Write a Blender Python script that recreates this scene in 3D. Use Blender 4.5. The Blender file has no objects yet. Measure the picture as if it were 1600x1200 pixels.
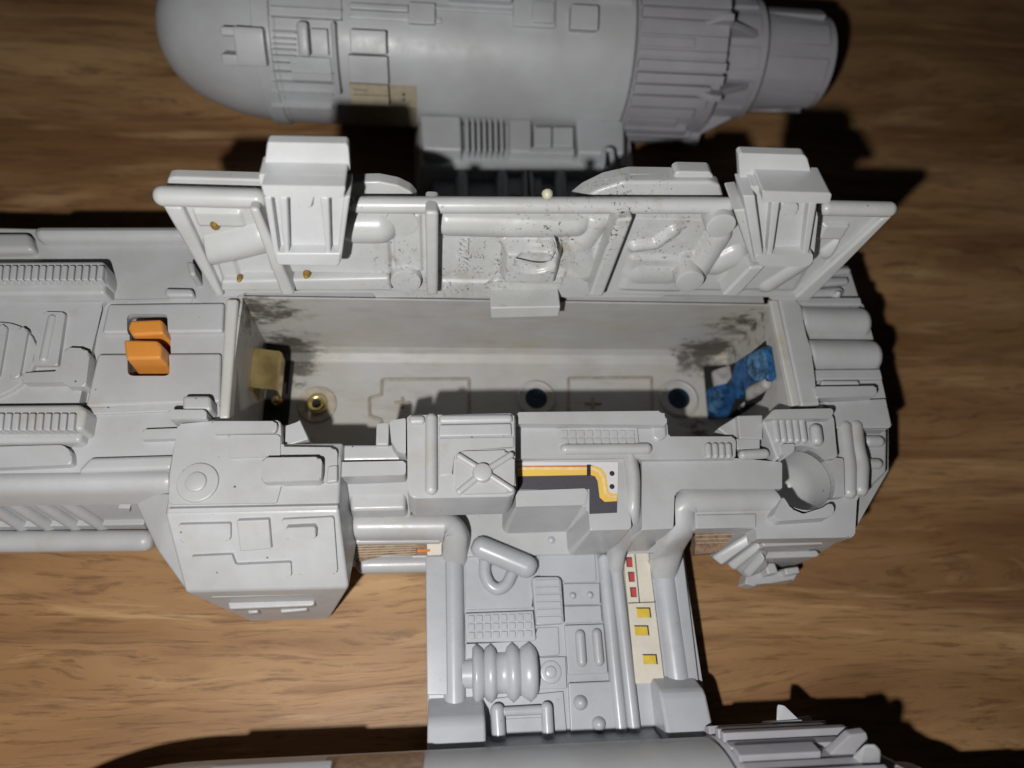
import bpy, bmesh, math, random
from mathutils import Vector, Matrix
random.seed(7)
S = 0.01                      # the model is laid out in centimetres
# ------------------------------------------------------------------ camera
F, CX, CY = 1090.0, 800.0, 600.0      # focal length and centre for a 1600 x 1200 picture
CAMH = 16.4
def nrm(v): return Vector(v).normalized()
down = nrm((-110, 480, 1090))         # camera axes: x right, y down, z forward
yax = Vector((-100, -2500, 1090)); yax = (yax - down*yax.dot(down)).normalized()
zax = -down
xax = yax.cross(zax)
RW = Matrix((xax, yax, zax))          # camera vector -> world vector
C = Vector((0, 0, CAMH))
def ray(px, py): return (RW @ Vector((px-CX, py-CY, F))).normalized()
scene = bpy.context.scene
cam_d = bpy.data.cameras.new("camera"); cam = bpy.data.objects.new("camera", cam_d)
scene.collection.objects.link(cam); scene.camera = cam
cam_d.sensor_width = 36; cam_d.lens = F/1600*36
cam_d.clip_start = 0.005; cam_d.clip_end = 20
rx, ry, rz = RW @ Vector((1,0,0)), RW @ Vector((0,-1,0)), RW @ Vector((0,0,-1))
cam.matrix_world = Matrix(((rx.x, ry.x, rz.x, 0), (rx.y, ry.y, rz.y, 0), (rx.z, ry.z, rz.z, CAMH*S), (0,0,0,1)))
cam_d.dof.use_dof = True; cam_d.dof.focus_distance = 0.138; cam_d.dof.aperture_fstop = 9.5
# ------------------------------------------------------------------ world and flash
w = bpy.data.worlds.new("World"); scene.world = w; w.use_nodes = True
w.node_tree.nodes["Background"].inputs[0].default_value = (0.75, 0.85, 1.0, 1)
w.node_tree.nodes["Background"].inputs[1].default_value = 0.006
ld = bpy.data.lights.new("camera_flash", 'POINT'); ld.shadow_soft_size = 0.0026
ld.energy = 1.22; ld.color = (1.0, 0.985, 0.965)
lo = bpy.data.objects.new("camera_flash", ld); scene.collection.objects.link(lo)
lo.location = Vector((-2.9, -2.8, 16.8))*S
lo.rotation_euler = (Vector((0.5, 6.0, 2.0))*S - lo.location).to_track_quat('-Z', 'Y').to_euler()
scene.view_settings.view_transform = 'Standard'; scene.view_settings.look = 'None'
scene.view_settings.exposure = 0.0; scene.view_settings.gamma = 1.0
scene.cycles.use_adaptive_sampling = True
# ------------------------------------------------------------------ materials
def node(nt, t, **kw):
    n = nt.nodes.new(t)
    for k, v in kw.items():
        if isinstance(k, str) and hasattr(n, k): setattr(n, k, v)
    return n
def mixc(nt, fac, a, b):
    m = nt.nodes.new('ShaderNodeMix'); m.data_type = 'RGBA'
    for s, v in ((0, fac), (6, a), (7, b)):
        if isinstance(v, (int, float)): m.inputs[s].default_value = v
        elif isinstance(v, tuple): m.inputs[s].default_value = (*v, 1)
        else: nt.links.new(v, m.inputs[s])
    return m.outputs[2]
def mth(nt, op, a, b=None, c=None, clamp=False):
    m = nt.nodes.new('ShaderNodeMath'); m.operation = op; m.use_clamp = clamp
    for i, v in enumerate((a, b, c)):
        if v is None: continue
        if isinstance(v, (int, float)): m.inputs[i].default_value = v
        else: nt.links.new(v, m.inputs[i])
    return m.outputs[0]
def noise(nt, vec, scale, detail=3, rough=.5):
    n = nt.nodes.new('ShaderNodeTexNoise'); n.inputs['Scale'].default_value = scale
    n.inputs['Detail'].default_value = detail; n.inputs['Roughness'].default_value = rough
    nt.links.new(vec, n.inputs['Vector']); return n.outputs['Fac']
def mp(nt, val, a, b, c=0., d=1.):
    m = nt.nodes.new('ShaderNodeMapRange'); nt.links.new(val, m.inputs[0])
    for i, v in enumerate((a, b, c, d)): m.inputs[i+1].default_value = v
    return m.outputs[0]
def cmcoord(nt, stretch=(1,1,1)):
    g = nt.nodes.new('ShaderNodeNewGeometry')
    v = nt.nodes.new('ShaderNodeMapping'); v.inputs['Scale'].default_value = tuple(100*s for s in stretch)
    nt.links.new(g.outputs['Position'], v.inputs['Vector']); return v.outputs[0]
def spot(nt, vec, c, r, soft=.6):
    d = nt.nodes.new('ShaderNodeVectorMath'); d.operation = 'DISTANCE'
    nt.links.new(vec, d.inputs[0]); d.inputs[1].default_value = c
    return mp(nt, d.outputs['Value'], r, r*(1-soft))
def plastic(name, col, rough=.29, speck=.8, stain=.6, grime=None, bump=.22, spec=.5, specks_at=None, fine=True):
    m = bpy.data.materials.new(name); m.use_nodes = True; nt = m.node_tree
    b = nt.nodes['Principled BSDF']; v = cmcoord(nt)
    base = mixc(nt, mp(nt, noise(nt, v, .6, 6, .62), .38, .64), tuple(min(c*1.03,1) for c in col), tuple(c*k for c, k in zip(col, (.90,.893,.88))))
    if stain:
        st = mp(nt, noise(nt, v, 1.1, 5, .6), .60, .74, 0, stain)
        base = mixc(nt, st, base, (col[0]*.86, col[1]*.80, col[2]*.66))
    if speck:                                            # little dark specks of dirt
        vo = nt.nodes.new('ShaderNodeTexVoronoi'); vo.inputs['Scale'].default_value = 3.4; nt.links.new(v, vo.inputs['Vector'])
        cw = nt.nodes.new('ShaderNodeSeparateColor'); nt.links.new(vo.outputs['Color'], cw.inputs[0])
        rad = mp(nt, cw.outputs[0], 0.55, 1.0, 0.0, .085)
        sp = mth(nt, 'LESS_THAN', vo.outputs['Distance'], rad)
        base = mixc(nt, mth(nt, 'MULTIPLY', sp, speck), base, (.05,.045,.04))
    if specks_at:
        tot = None
        for c, r in specks_at:
            s_ = spot(nt, v, c, r, .8); tot = s_ if tot is None else mth(nt, 'MAXIMUM', tot, s_)
        n1 = noise(nt, v, 15, 3, .55); n2 = noise(nt, v, 3.5, 3, .6)
        f = mth(nt, 'MULTIPLY', mp(nt, n1, .585, .63), mp(nt, n2, .45, .58)); f = mth(nt, 'MULTIPLY', f, tot)
        f2 = mth(nt, 'MULTIPLY', mp(nt, noise(nt, v, 2.2, 4, .6), .50, .72, 0, .5), tot)
        base = mixc(nt, f2, base, (.28,.24,.18))
        base = mixc(nt, mth(nt, 'MULTIPLY', f, .9), base, (.03,.027,.02))
    if grime:
        vs = cmcoord(nt, (.55, 1, 1.0))
        tot = None
        for c, r, k in grime:
            s_ = mth(nt, 'MULTIPLY', spot(nt, v, c, r, 1.0), k); tot = s_ if tot is None else mth(nt, 'MAXIMUM', tot, s_)
        g1 = mp(nt, mth(nt, 'ADD', noise(nt, vs, 4.2, 8, .70), mth(nt, 'MULTIPLY', tot, .46)), .66, .82)
        g1 = mth(nt, 'MULTIPLY', g1, mp(nt, tot, 0.02, .35))
        warm = mth(nt, 'MULTIPLY', mp(nt, mth(nt, 'ADD', noise(nt, vs, 1.1, 5, .6), mth(nt,'MULTIPLY', tot, .3)), .5, .8), .55)
        base = mixc(nt, warm, base, (.40,.34,.24))
        base = mixc(nt, mth(nt, 'MULTIPLY', g1, .88), base, (.045,.04,.032))
        sm = noise(nt, cmcoord(nt, (.35, 1.6, 1.6)), 2.0, 6, .7)
        base = mixc(nt, mp(nt, sm, .52, .75, 0, .40), base, (.22,.19,.16))
    nt.links.new(base, b.inputs['Base Color'])
    nt.links.new(mp(nt, noise(nt, v, 2.5, 4, .6), .3, .75, rough-.05, rough+.12), b.inputs['Roughness'])
    b.inputs['Specular IOR Level'].default_value = spec
    b.inputs['Subsurface Weight'].default_value = 0.0
    bp = nt.nodes.new('ShaderNodeBump'); bp.inputs['Strength'].default_value = bump; bp.inputs['Distance'].default_value = .0004
    hh = mth(nt, 'ADD', noise(nt, v, 1.6, 3, .5), mth(nt, 'MULTIPLY', noise(nt, v, 22, 3, .6), .16))
    nt.links.new(hh, bp.inputs['Height']); nt.links.new(bp.outputs[0], b.inputs['Normal'])
    return m
def simple(name, col, rough=.5, metal=0., var=.15, scale=6., bump=0., col2=None, spec=.4):
    m = bpy.data.materials.new(name); m.use_nodes = True; nt = m.node_tree
    b = nt.nodes['Principled BSDF']; v = cmcoord(nt)
    f = mp(nt, noise(nt, v, scale, 5, .62), .38, .66)
    nt.links.new(mixc(nt, f, col, col2 or tuple(c*(1-var) for c in col)), b.inputs['Base Color'])
    b.inputs['Roughness'].default_value = rough; b.inputs['Metallic'].default_value = metal
    b.inputs['Specular IOR Level'].default_value = spec
    if bump:
        bp = nt.nodes.new('ShaderNodeBump'); bp.inputs['Strength'].default_value = bump; bp.inputs['Distance'].default_value = .003 if bump >= 1 else .0006
        nt.links.new(noise(nt, v, scale*2, 5, .65), bp.inputs['Height']); nt.links.new(bp.outputs[0], b.inputs['Normal'])
    return m
GREY = plastic('grey_plastic', (.425,.429,.438), rough=.34)
WING = plastic('grey_wing_plastic', (.42,.432,.462), speck=.25, stain=.1, bump=.06)
NAC = plastic('engine_plastic', (.455,.465,.48), speck=.12, stain=.12, rough=.40, bump=.06)
REAR = plastic('engine_rear_plastic', (.335,.33,.355), speck=.1, stain=.0, rough=.5, bump=.06)
WHITE = plastic('white_cover_plastic', (.50,.508,.505), speck=.5, stain=.3, rough=.33, bump=.2, specks_at=(((2.2,8.2,4.9),1.5),((1.2,8.2,4.2),1.2),((3.4,8.2,5.9),1.4),((.2,8.,3.6),1.2),((-1,8.2,4.2),.9),((4.6,8.2,4.9),1.2)))
RIM = plastic('worn_rim_plastic', (.50,.495,.47), speck=1., stain=.9)
CLIP = plastic('white_clip_plastic', (.53,.54,.55), speck=.0, stain=.05, rough=.33, bump=.05)
def x_at(px, py, h): q = ray(px, py); return q.x*(h-CAMH)/q.z
cl0, cr0 = x_at(358,600,3.2), x_at(1222,560,3.2)
COMP = plastic('stained_compartment_plastic', (.43,.425,.415), speck=.1, stain=.3, rough=.45,
               grime=(((cl0+.5,7.85,.7),1.5,1.),((cl0+.3,7.9,2.6),1.4,.75),((cr0-.7,7.9,.8),1.4,.95),((cr0-.4,7.8,2.3),1.3,.7),((cr0-1.2,5.6,.5),.9,.6),((cl0+1.2,5.6,.6),.8,.3)))
BRASS = simple('aged_brass', (.66,.50,.22), .24, .9, .35, 1.6, .06, (.40,.29,.12))
BRASSL = simple('rivet_brass', (.75,.62,.28), .3, .9)
CORR = simple('blue_corrosion', (.05,.21,.52), .42, .55, .5, 3.2, 1.0, (.008,.03,.075))
CORRL = simple('pale_blue_corrosion', (.20,.48,.85), .38, .6, .5, 6, 1.0, (.025,.07,.14))
TEAL = simple('blue_black_corrosion', (.008,.018,.03), .7, 0, .5, 5, 1.0, (.02,.07,.15))
DARK = simple('void_shade', (.012,.011,.010), .9)  # near-black colour standing in for shade under the contact and inside openings
PALE = simple('pale_spring', (.42,.40,.39), .6, 0, .35, 5)
STAIN = simple('rust_stain_ring', (.42,.36,.28), .6, 0, .3, 5)
ORANGE = simple('orange_plastic', (.64,.25,.045), .4, 0, .06, 3)
BROWNS = simple('brown_sticker_print', (.30,.20,.13), .35, 0, .4, 8, 0, (.16,.10,.07))
TANS = simple('tan_sticker_print', (.42,.36,.26), .45, 0, .15, 6)
CREAM = simple('cream_sticker', (.66,.61,.52), .38, 0, .10, 2.5)
RED = simple('red_print', (.50,.06,.055), .5)
YEL = simple('yellow_print', (.66,.47,.06), .5)
INK = simple('black_print', (.03,.03,.03), .5)
GLUE = simple('amber_glue', (.33,.20,.03), .2, 0, .5, 9, .5)
GREEN = simple('green_residue', (.28,.42,.16), .5)
def halftone(name, a, b, scale=30., th=.33):
    m = bpy.data.materials.new(name); m.use_nodes = True; nt = m.node_tree
    bs = nt.nodes['Principled BSDF']; v = cmcoord(nt)
    vo = nt.nodes.new('ShaderNodeTexVoronoi'); vo.inputs['Scale'].default_value = scale; vo.inputs['Randomness'].default_value = 0.1
    nt.links.new(v, vo.inputs['Vector'])
    nt.links.new(mixc(nt, mp(nt, vo.outputs['Distance'], th-.1, th+.1), a, b), bs.inputs['Base Color'])
    bs.inputs['Roughness'].default_value = .45
    return m
HT_L = halftone('pale_halftone_print', (.22,.21,.25), (.62,.60,.62), 18)
HT_D = halftone('dark_halftone_print', (.025,.023,.028), (.07,.065,.08), 18)
HT_O = halftone('orange_halftone_print', (.66,.30,.03), (.74,.48,.10), 18)
HT_Y = simple('pale_yellow_print', (.78,.60,.30), .45)
HT_R = simple('rust_line_print', (.62,.22,.05), .45)
# wood
def wood():
    m = bpy.data.materials.new('wood_table_grain'); m.use_nodes = True; nt = m.node_tree
    b = nt.nodes['Principled BSDF']
    v = cmcoord(nt, (.17, 1, 1))
    warp = nt.nodes.new('ShaderNodeTexNoise'); warp.inputs['Scale'].default_value = .28; warp.inputs['Detail'].default_value = 4
    nt.links.new(v, warp.inputs['Vector'])
    add = nt.nodes.new('ShaderNodeVectorMath'); add.operation = 'MULTIPLY_ADD'
    nt.links.new(warp.outputs['Color'], add.inputs[0]); add.inputs[1].default_value = (1.4,3.4,0); nt.links.new(v, add.inputs[2])
    vv = add.outputs[0]
    def stretched(k, src=vv):
        m_ = nt.nodes.new('ShaderNodeMapping'); m_.inputs['Scale'].default_value = (k, 1, 1); nt.links.new(src, m_.inputs['Vector']); return m_.outputs[0]
    big = noise(nt, stretched(.9), .35, 3, .55); mid = noise(nt, stretched(.8), 1.3, 6, .62)
    fine = noise(nt, stretched(.45), 9.0, 6, .70)
    base = mixc(nt, mp(nt, big, .36, .66), (.21,.107,.044), (.45,.268,.125))
    base = mixc(nt, mp(nt, mid, .50, .66, 0, .75), base, (.175,.083,.038))
    base = mixc(nt, mp(nt, noise(nt, stretched(.6), 1.9, 5, .6), .56, .70, 0, .6), base, (.54,.355,.175))
    base = mixc(nt, mp(nt, fine, .52, .62, 0, .55), base, (.10,.048,.022))
    fleck = mth(nt, 'MULTIPLY', mp(nt, noise(nt, stretched(.55), 15, 3, .6), .60, .66), mp(nt, noise(nt, v, .5, 2, .5), .46, .62))
    base = mixc(nt, mth(nt, 'MULTIPLY', fleck, .55), base, (.10,.048,.024))
    nt.links.new(base, b.inputs['Base Color'])
    b.inputs['Specular IOR Level'].default_value = .3
    nt.links.new(mp(nt, mid, .3, .7, .42, .6), b.inputs['Roughness'])
    bp = nt.nodes.new('ShaderNodeBump'); bp.inputs['Strength'].default_value = .25; bp.inputs['Distance'].default_value = .0003
    nt.links.new(fine, bp.inputs['Height']); nt.links.new(bp.outputs[0], b.inputs['Normal'])
    return m
# ------------------------------------------------------------------ mesh helpers
def link(name, bm, mat, parent=None, smooth=True, ang=42, label=None):
    me = bpy.data.meshes.new(name)
    bmesh.ops.recalc_face_normals(bm, faces=bm.faces[:])
    for v in bm.verts: v.co *= S
    bm.to_mesh(me); bm.free()
    if smooth:
        for p in me.polygons: p.use_smooth = True
        me.set_sharp_from_angle(angle=math.radians(ang))
    me.materials.append(mat)
    o = bpy.data.objects.new(name, me); scene.collection.objects.link(o)
    if parent is not None: o.parent = parent
    if smooth:
        wn = o.modifiers.new('weighted', 'WEIGHTED_NORMAL'); wn.keep_sharp = True; wn.weight = 60
    if label: o['label'] = label
    return o
class Frame:
    def __init__(s, o, u, v):
        s.o = Vector(o); s.u = Vector(u).normalized(); v = Vector(v)
        s.v = (v - s.u*v.dot(s.u)).normalized(); s.n = s.u.cross(s.v)
    def hit(s, px, py, off=0.):
        r = ray(px, py); p0 = s.o + s.n*off
        t = (p0-C).dot(s.n)/r.dot(s.n); d = C + r*t - s.o
        return d.dot(s.u), d.dot(s.v)
    def p(s, u, v, off): return s.o + s.u*u + s.v*v + s.n*off
    def at(s, px, py, off=0.): return s.p(*s.hit(px, py, off), off)
D = Frame((0,0,0), (1,0,0), (0,1,0))
def area(p): return .5*sum(p[i][0]*p[(i+1)%len(p)][1]-p[(i+1)%len(p)][0]*p[i][1] for i in range(len(p)))
def grow(pts, d):
    n = len(pts); out = []
    for i in range(n):
        a, b, c = Vector(pts[i-1]), Vector(pts[i]), Vector(pts[(i+1)%n])
        e1, e2 = (b-a).normalized(), (c-b).normalized()
        n1, n2 = Vector((e1.y,-e1.x)), Vector((e2.y,-e2.x))
        m = n1+n2
        if m.length < 1e-4: m = n1
        m = m.normalized(); k = min(1/max(m.dot(n1), .35), 2.5)
        out.append(tuple(b + m*d*k))
    return out
def slab_bm(fr, uv, top, base, bev=.05, draft=0., seg=3, corner=0.):
    if area(uv) < 0: uv = uv[::-1]
    if corner:
        new = []
        n = len(uv)
        for i in range(n):
            a, b, c = Vector(uv[i-1]), Vector(uv[i]), Vector(uv[(i+1)%n])
            l1, l2 = (a-b).length, (c-b).length
            if l1 < 1e-6 or l2 < 1e-6: continue
            turn = abs((b-a).angle(c-b, 0))
            if turn < .5: new.append(tuple(b)); continue
            k = min(corner, l1*.42, l2*.42)
            p1, p2 = b+(a-b)*(k/l1), b+(c-b)*(k/l2)
            for t in (0, .25, .5, .75, 1): new.append(tuple(p1*(1-t)**2 + b*2*t*(1-t) + p2*t*t))
        uv = new
    bm = bmesh.new()
    tv = [bm.verts.new(fr.p(a, b, top)) for a, b in uv]
    bv = [bm.verts.new(fr.p(a, b, base)) for a, b in grow(uv, draft)]
    f = bm.faces.new(tv); bm.faces.new(bv[::-1]); n = len(tv)
    for i in range(n): bm.faces.new((tv[i], bv[i], bv[(i+1)%n], tv[(i+1)%n]))
    if bev > 0:
        es = list(f.edges); bev = bev*1.35 if bev >= .05 else bev
        if not corner:
            es += [e for e in bm.edges if (e.verts[0] in tv) != (e.verts[1] in tv)]
        bmesh.ops.bevel(bm, geom=es, offset=bev, segments=seg, profile=.5, affect='EDGES', clamp_overlap=True)
    return bm
def slab(name, pts, top, base, mat, parent, fr=D, bev=.05, draft=0., corner=0., label=None):
    uv = [fr.hit(x, y, top) for x, y in pts]
    return link(name, slab_bm(fr, uv, top, base, bev, draft, corner=corner), mat, parent, label=label)
def tube_bm(path, radii, n=14, flat=1., up=Vector((0,0,1)), caps=True, bm=None):
    if bm is None: bm = bmesh.new()
    path = [Vector(p) for p in path]
    pts, rs = [], []
    def endcap(p, d, r, rev):
        L = []
        for k in range(4):
            a = math.pi/2*k/4
            L.append((p - d*r*math.cos(a), r*math.sin(a)))
        return L
    if caps:
        d = (path[1]-path[0]).normalized()
        for q, r in endcap(path[0], d, radii[0], False)[1:]: pts.append(q); rs.append(r)
    pts += path; rs += list(radii)
    if caps:
        d = (path[-2]-path[-1]).normalized()
        for q, r in endcap(path[-1], d, radii[-1], True)[1:][::-1]: pts.append(q); rs.append(r)
    rings = []
    for i, p in enumerate(pts):
        a = pts[max(i-1,0)]; b = pts[min(i+1,len(pts)-1)]
        t = (b-a).normalized(); s = t.cross(up)
        if s.length < .05: s = t.cross(Vector((0,1,0)))
        s.normalize(); w_ = s.cross(t).normalized()
        rings.append([bm.verts.new(p + (s*math.cos(2*math.pi*k/n) + w_*flat*math.sin(2*math.pi*k/n))*rs[i]) for k in range(n)])
    for r0, r1 in zip(rings, rings[1:]):
        for k in range(n): bm.faces.new((r0[k], r0[(k+1)%n], r1[(k+1)%n], r1[k]))
    bm.faces.new(rings[0][::-1]); bm.faces.new(rings[-1])
    return bm
def soften(path, k=.4, n=4):
    path = [Vector(p) for p in path]; out = [path[0]]
    for a, b, c in zip(path, path[1:], path[2:]):
        l = min(k, (a-b).length*.45, (c-b).length*.45)
        p1, p2 = b+(a-b).normalized()*l, b+(c-b).normalized()*l
        for i in range(n+1):
            t = i/n; out.append(p1*(1-t)**2 + b*2*t*(1-t) + p2*t*t)
    out.append(path[-1]); return out
def rod(name, pts, r, mat, parent, fr=D, h=None, flat=1., k=.4, n=14, caps=True, label=None):
    """pts: (px, py) with one height h for the axis, or (px, py, height)"""
    P = [fr.at(q[0], q[1], q[2] if len(q) > 2 else h) for q in pts]
    P = soften(P, k) if len(P) > 2 else P
    return link(name, tube_bm(P, [r]*len(P), n, flat, fr.n, caps), mat, parent, ang=60, label=label)
def ridge(name, pts, w_, mat, parent, fr=D, h=None, k=.4, drop=.5, caps=True, skirt=1.5, rise=1., label=None):
    """moulded ridge: a rounded back with sides that flare into the surface below"""
    P = [fr.at(q[0], q[1], q[2] if len(q) > 2 else h) for q in pts]
    P = soften(P, k) if len(P) > 2 else P
    if caps:
        d0 = (P[1]-P[0]).normalized(); d1 = (P[-1]-P[-2]).normalized()
        P = [P[0]-d0*w_*.9, P[0]-d0*w_*.7, P[0]-d0*w_*.35] + P + [P[-1]+d1*w_*.35, P[-1]+d1*w_*.7, P[-1]+d1*w_*.9]
    n = len(P)
    prof = [(-skirt,-drop/w_),(-1.12,-.25),(-1,.05),(-.88,.42),(-.62,.75),(-.3,.93),(0,1),(.3,.93),(.62,.75),(.88,.42),(1,.05),(1.12,-.25),(skirt,-drop/w_)]
    bm = bmesh.new(); rings = []
    for i, p in enumerate(P):
        t = (P[min(i+1,n-1)]-P[max(i-1,0)]).normalized(); sd = t.cross(fr.n).normalized()
        kw = 1.; 
        if caps: kw = {0:.30,1:.68,2:.92}.get(min(i, n-1-i), 1.)
        rings.append([bm.verts.new(p + sd*a*w_*kw + fr.n*((b*w_) if b < 0 else b*rise*w_*(.35+.65*kw))) for a, b in prof])
    for a, b in zip(rings, rings[1:]):
        for j in range(len(prof)-1): bm.faces.new((a[j], a[j+1], b[j+1], b[j]))
    bm.faces.new(rings[0]); bm.faces.new(rings[-1][::-1])
    for a, b in zip(rings, rings[1:]): bm.faces.new((a[0], b[0], b[-1], a[-1]))
    return link(name, bm, mat, parent, ang=65, label=label)
def disc_bm(fr, u, v, prof, n=28, sx=1., sy=1., bm=None, fill=True):
    """lathe about the frame's normal: prof = (radius, offset) from the rim to the centre"""
    if bm is None: bm = bmesh.new()
    rings = [[bm.verts.new(fr.p(u+r*sx*math.cos(2*math.pi*k/n), v+r*sy*math.sin(2*math.pi*k/n), o)) for k in range(n)] for r, o in prof]
    for r0, r1 in zip(rings, rings[1:]):
        for k in range(n): bm.faces.new((r0[k], r0[(k+1)%n], r1[(k+1)%n], r1[k]))
    if fill and prof[-1][0] > 0: bm.faces.new(rings[-1])
    return bm
def disc(name, px, py, rpx, base, top, mat, parent, fr=D, dome=False, bev=.04, sx=1., sy=1., label=None, n=28):
    u, v = fr.hit(px, py, top); u2, _ = fr.hit(px+rpx, py, top); r = abs(u2-u)
    if dome: prof = [(r*math.cos(a*math.pi/16), base+(top-base)*math.sin(a*math.pi/16)) for a in range(0, 8)] + [(r*.02, top)]
    else: prof = [(r+.01, base), (r, top-bev), (r-bev*.3, top-bev*.3), (r-bev, top), (r*.02, top)]
    return link(name, disc_bm(fr, u, v, prof, n, sx, sy), mat, parent, ang=40, label=label)
def ring(name, px, py, rpx, tr, h, mat, parent, fr=D, sx=1., sy=1., label=None):
    u, v = fr.hit(px, py, h); u2, _ = fr.hit(px+rpx, py, h); r = abs(u2-u)
    prof = [(r + tr*math.cos(a), h + tr*math.sin(a)) for a in [math.pi*2*k/10 for k in range(11)]]
    return link(name, disc_bm(fr, u, v, prof, 28, sx, sy, fill=False), mat, parent, ang=60, label=label)
def convex(name, pts, mat, parent, bev=.05):
    bm = bmesh.new(); vs = [bm.verts.new(p) for p in pts]
    g = bmesh.ops.convex_hull(bm, input=vs); bmesh.ops.delete(bm, geom=[v for v in bm.verts if not v.link_faces], context='VERTS')
    bmesh.ops.dissolve_limit(bm, angle_limit=.05, verts=bm.verts[:], edges=bm.edges[:]); bmesh.ops.recalc_face_normals(bm, faces=bm.faces[:])
    if bev: bmesh.ops.bevel(bm, geom=bm.edges[:], offset=bev, segments=3, profile=.5, affect='EDGES', clamp_overlap=True)
    return link(name, bm, mat, parent)
def prism_x(name, prof, x0, x1, mat, parent, bev=.06, label=None):
    bm = bmesh.new()
    A = [bm.verts.new((x0, y, z)) for y, z in prof]; B = [bm.verts.new((x1, y, z)) for y, z in prof]
    bm.faces.new(A); bm.faces.new(B[::-1]); n = len(A)
    for i in range(n): bm.faces.new((A[i], B[i], B[(i+1)%n], A[(i+1)%n]))
    bmesh.ops.recalc_face_normals(bm, faces=bm.faces[:])
    if bev: bmesh.ops.bevel(bm, geom=bm.edges[:], offset=bev, segments=3, profile=.5, affect='EDGES', clamp_overlap=True)
    return link(name, bm, mat, parent, label=label)
def X(px, py, h): return D.at(px, py, h).x
def Y(py, h, px=700): return D.at(px, py, h).y
def cut(objs, cutter_bm):
    me = bpy.data.meshes.new('t'); bmesh.ops.recalc_face_normals(cutter_bm, faces=cutter_bm.faces[:])
    for v in cutter_bm.verts: v.co *= S
    cutter_bm.to_mesh(me); cutter_bm.free()
    c = bpy.data.objects.new('t', me); scene.collection.objects.link(c)
    for o in objs:
        m = o.modifiers.new('b', 'BOOLEAN'); m.operation = 'DIFFERENCE'; m.object = c; m.solver = 'EXACT'
        while o.modifiers[0] != m: o.modifiers.move(len(o.modifiers)-1, 0)
    bpy.context.view_layer.update(); dg = bpy.context.evaluated_depsgraph_get()
    for o in objs:
        for q in o.modifiers: q.show_viewport = (q.type == 'BOOLEAN')
    dg = bpy.context.evaluated_depsgraph_get(); dg.update()
    for o in objs:
        nm = bpy.data.meshes.new_from_object(o.evaluated_get(dg)); nm.name = o.name
        o.modifiers.remove(o.modifiers['b']); old = o.data; o.data = nm
        for q in o.modifiers: q.show_viewport = True
    bpy.data.objects.remove(c); bpy.data.meshes.remove(me)
def empty(name, loc, parent=None):
    o = bpy.data.objects.new(name, None); scene.collection.objects.link(o)
    if parent: o.parent = parent
    return o
# ------------------------------------------------------------------ table
bm = bmesh.new(); bmesh.ops.create_cube(bm, size=1)
for v in bm.verts: v.co = Vector((v.co.x*160, v.co.y*110+15, v.co.z*3-1.5))
tb = link('wooden_tabletop', bm, wood(), smooth=False); tb['kind'] = 'structure'
# ------------------------------------------------------------------ the toy
toy = empty('toy_spaceship', (0,0,0))
toy['label'] = 'grey plastic toy spaceship lying on the wood with its white battery cover open'
toy['category'] = 'toy'
# === fuselage ==================================================
HX0 = -16.5
XL = X(358, 600, 3.2)            # inner left face of the compartment
XR = X(1222, 560, 3.2)           # inner right face
YN, YF = Y(694, 3.0), Y(466, 3.2)
print('XL', XL, X(372,470,3.2), X(355,650,3.2), 'XR', XR, X(1206,475,3.2), X(1243,640,3.2), 'YN', YN, 'YF', YF)
fus = prism_x('fuselage', [(3.92,3.0),(9.55,3.0),(9.85,1.0),(9.0,.2),(3.45,.2),(3.5,.9)], HX0, XL, GREY, toy, bev=.08)
XE = X(1362, 520, 2.9)
def hs(pts, top, base=2.9, bev=.05, draft=.0, corner=0., name='panel', mat=GREY, par=None, fr=D, label=None):
    return slab(name, pts, top, base, mat, par or fus, fr=fr, bev=bev, draft=draft, corner=corner, label=label)
prism_x('far_side_wall', [(YF,3.0),(9.55,3.0),(9.85,1.0),(9.0,.2),(YF,.2)], XL, XR, GREY, fus)
# ---- left deck
hs([(48,350),(330,350),(335,370),(52,372)], 3.32, bev=.14, name='rail')
hs([(-90,361),(45,361),(53,391),(-90,393)], 3.25, bev=.10, name='rail')
hs([(-90,408),(162,407),(166,424),(163,440),(-90,442)], 3.50, bev=.06, draft=.02, name='grille')
hs([(-90,440),(164,440),(163,458),(-90,460)], 3.38, bev=.06, draft=.05, name='grille')
for i in range(18):
    x = 152 - i*11.3
    hs([(x,414),(x+9.6,414),(x+7,437),(x-2.6,437)], 3.60, 3.4, bev=.03, name='ridge')
hs([(-90,468),(166,468),(154,482),(128,636),(-90,636)], 3.13, bev=.05, name='panel')
cx_, cy_ = -16, 562
disc('round_hatch', cx_, cy_, 72, 3.0, 3.24, GREY, fus)
for a, b in ((-12,12),(20,26)):
    hs([(a+8,500+abs(a)*.5),(a+24,503+abs(a)*.5),(a+10,590),(a-6,592)], 3.31, 3.1, bev=.05, corner=.08, name='slanted_bar')
hs([(67,487),(102,488),(90,571),(50,571)], 3.24, bev=.03, corner=.06, name='panel')
rod('slot_ridge', [(82,498),(69,561)], .085, GREY, fus, h=3.22)
hs([(101,543),(132,544),(140,552),(134,604),(104,604),(103,597),(34,598),(31,583),(93,580)], 3.34, bev=.07, corner=.08, name='angle_bracket')
p_up = hs([(168,474),(350,472),(348,518),(158,520)], 3.12, bev=.05, name='panel')
p_lo = hs([(152,552),(345,551),(344,628),(132,636)], 3.12, bev=.05, name='panel')
hs([(285,607),(330,606),(330,640),(132,648),(132,636),(282,634)], 3.06, bev=.03, name='panel')
hs([(290,407),(302,408),(306,428),(296,430)], 3.5, bev=.05, name='stop')
hs([(256,449),(300,450),(303,462),(258,462)], 3.18, bev=.05, name='bar')
hs([(172,468),(300,466),(300,472),(172,475)], 3.03, bev=.01, name='step')
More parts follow.
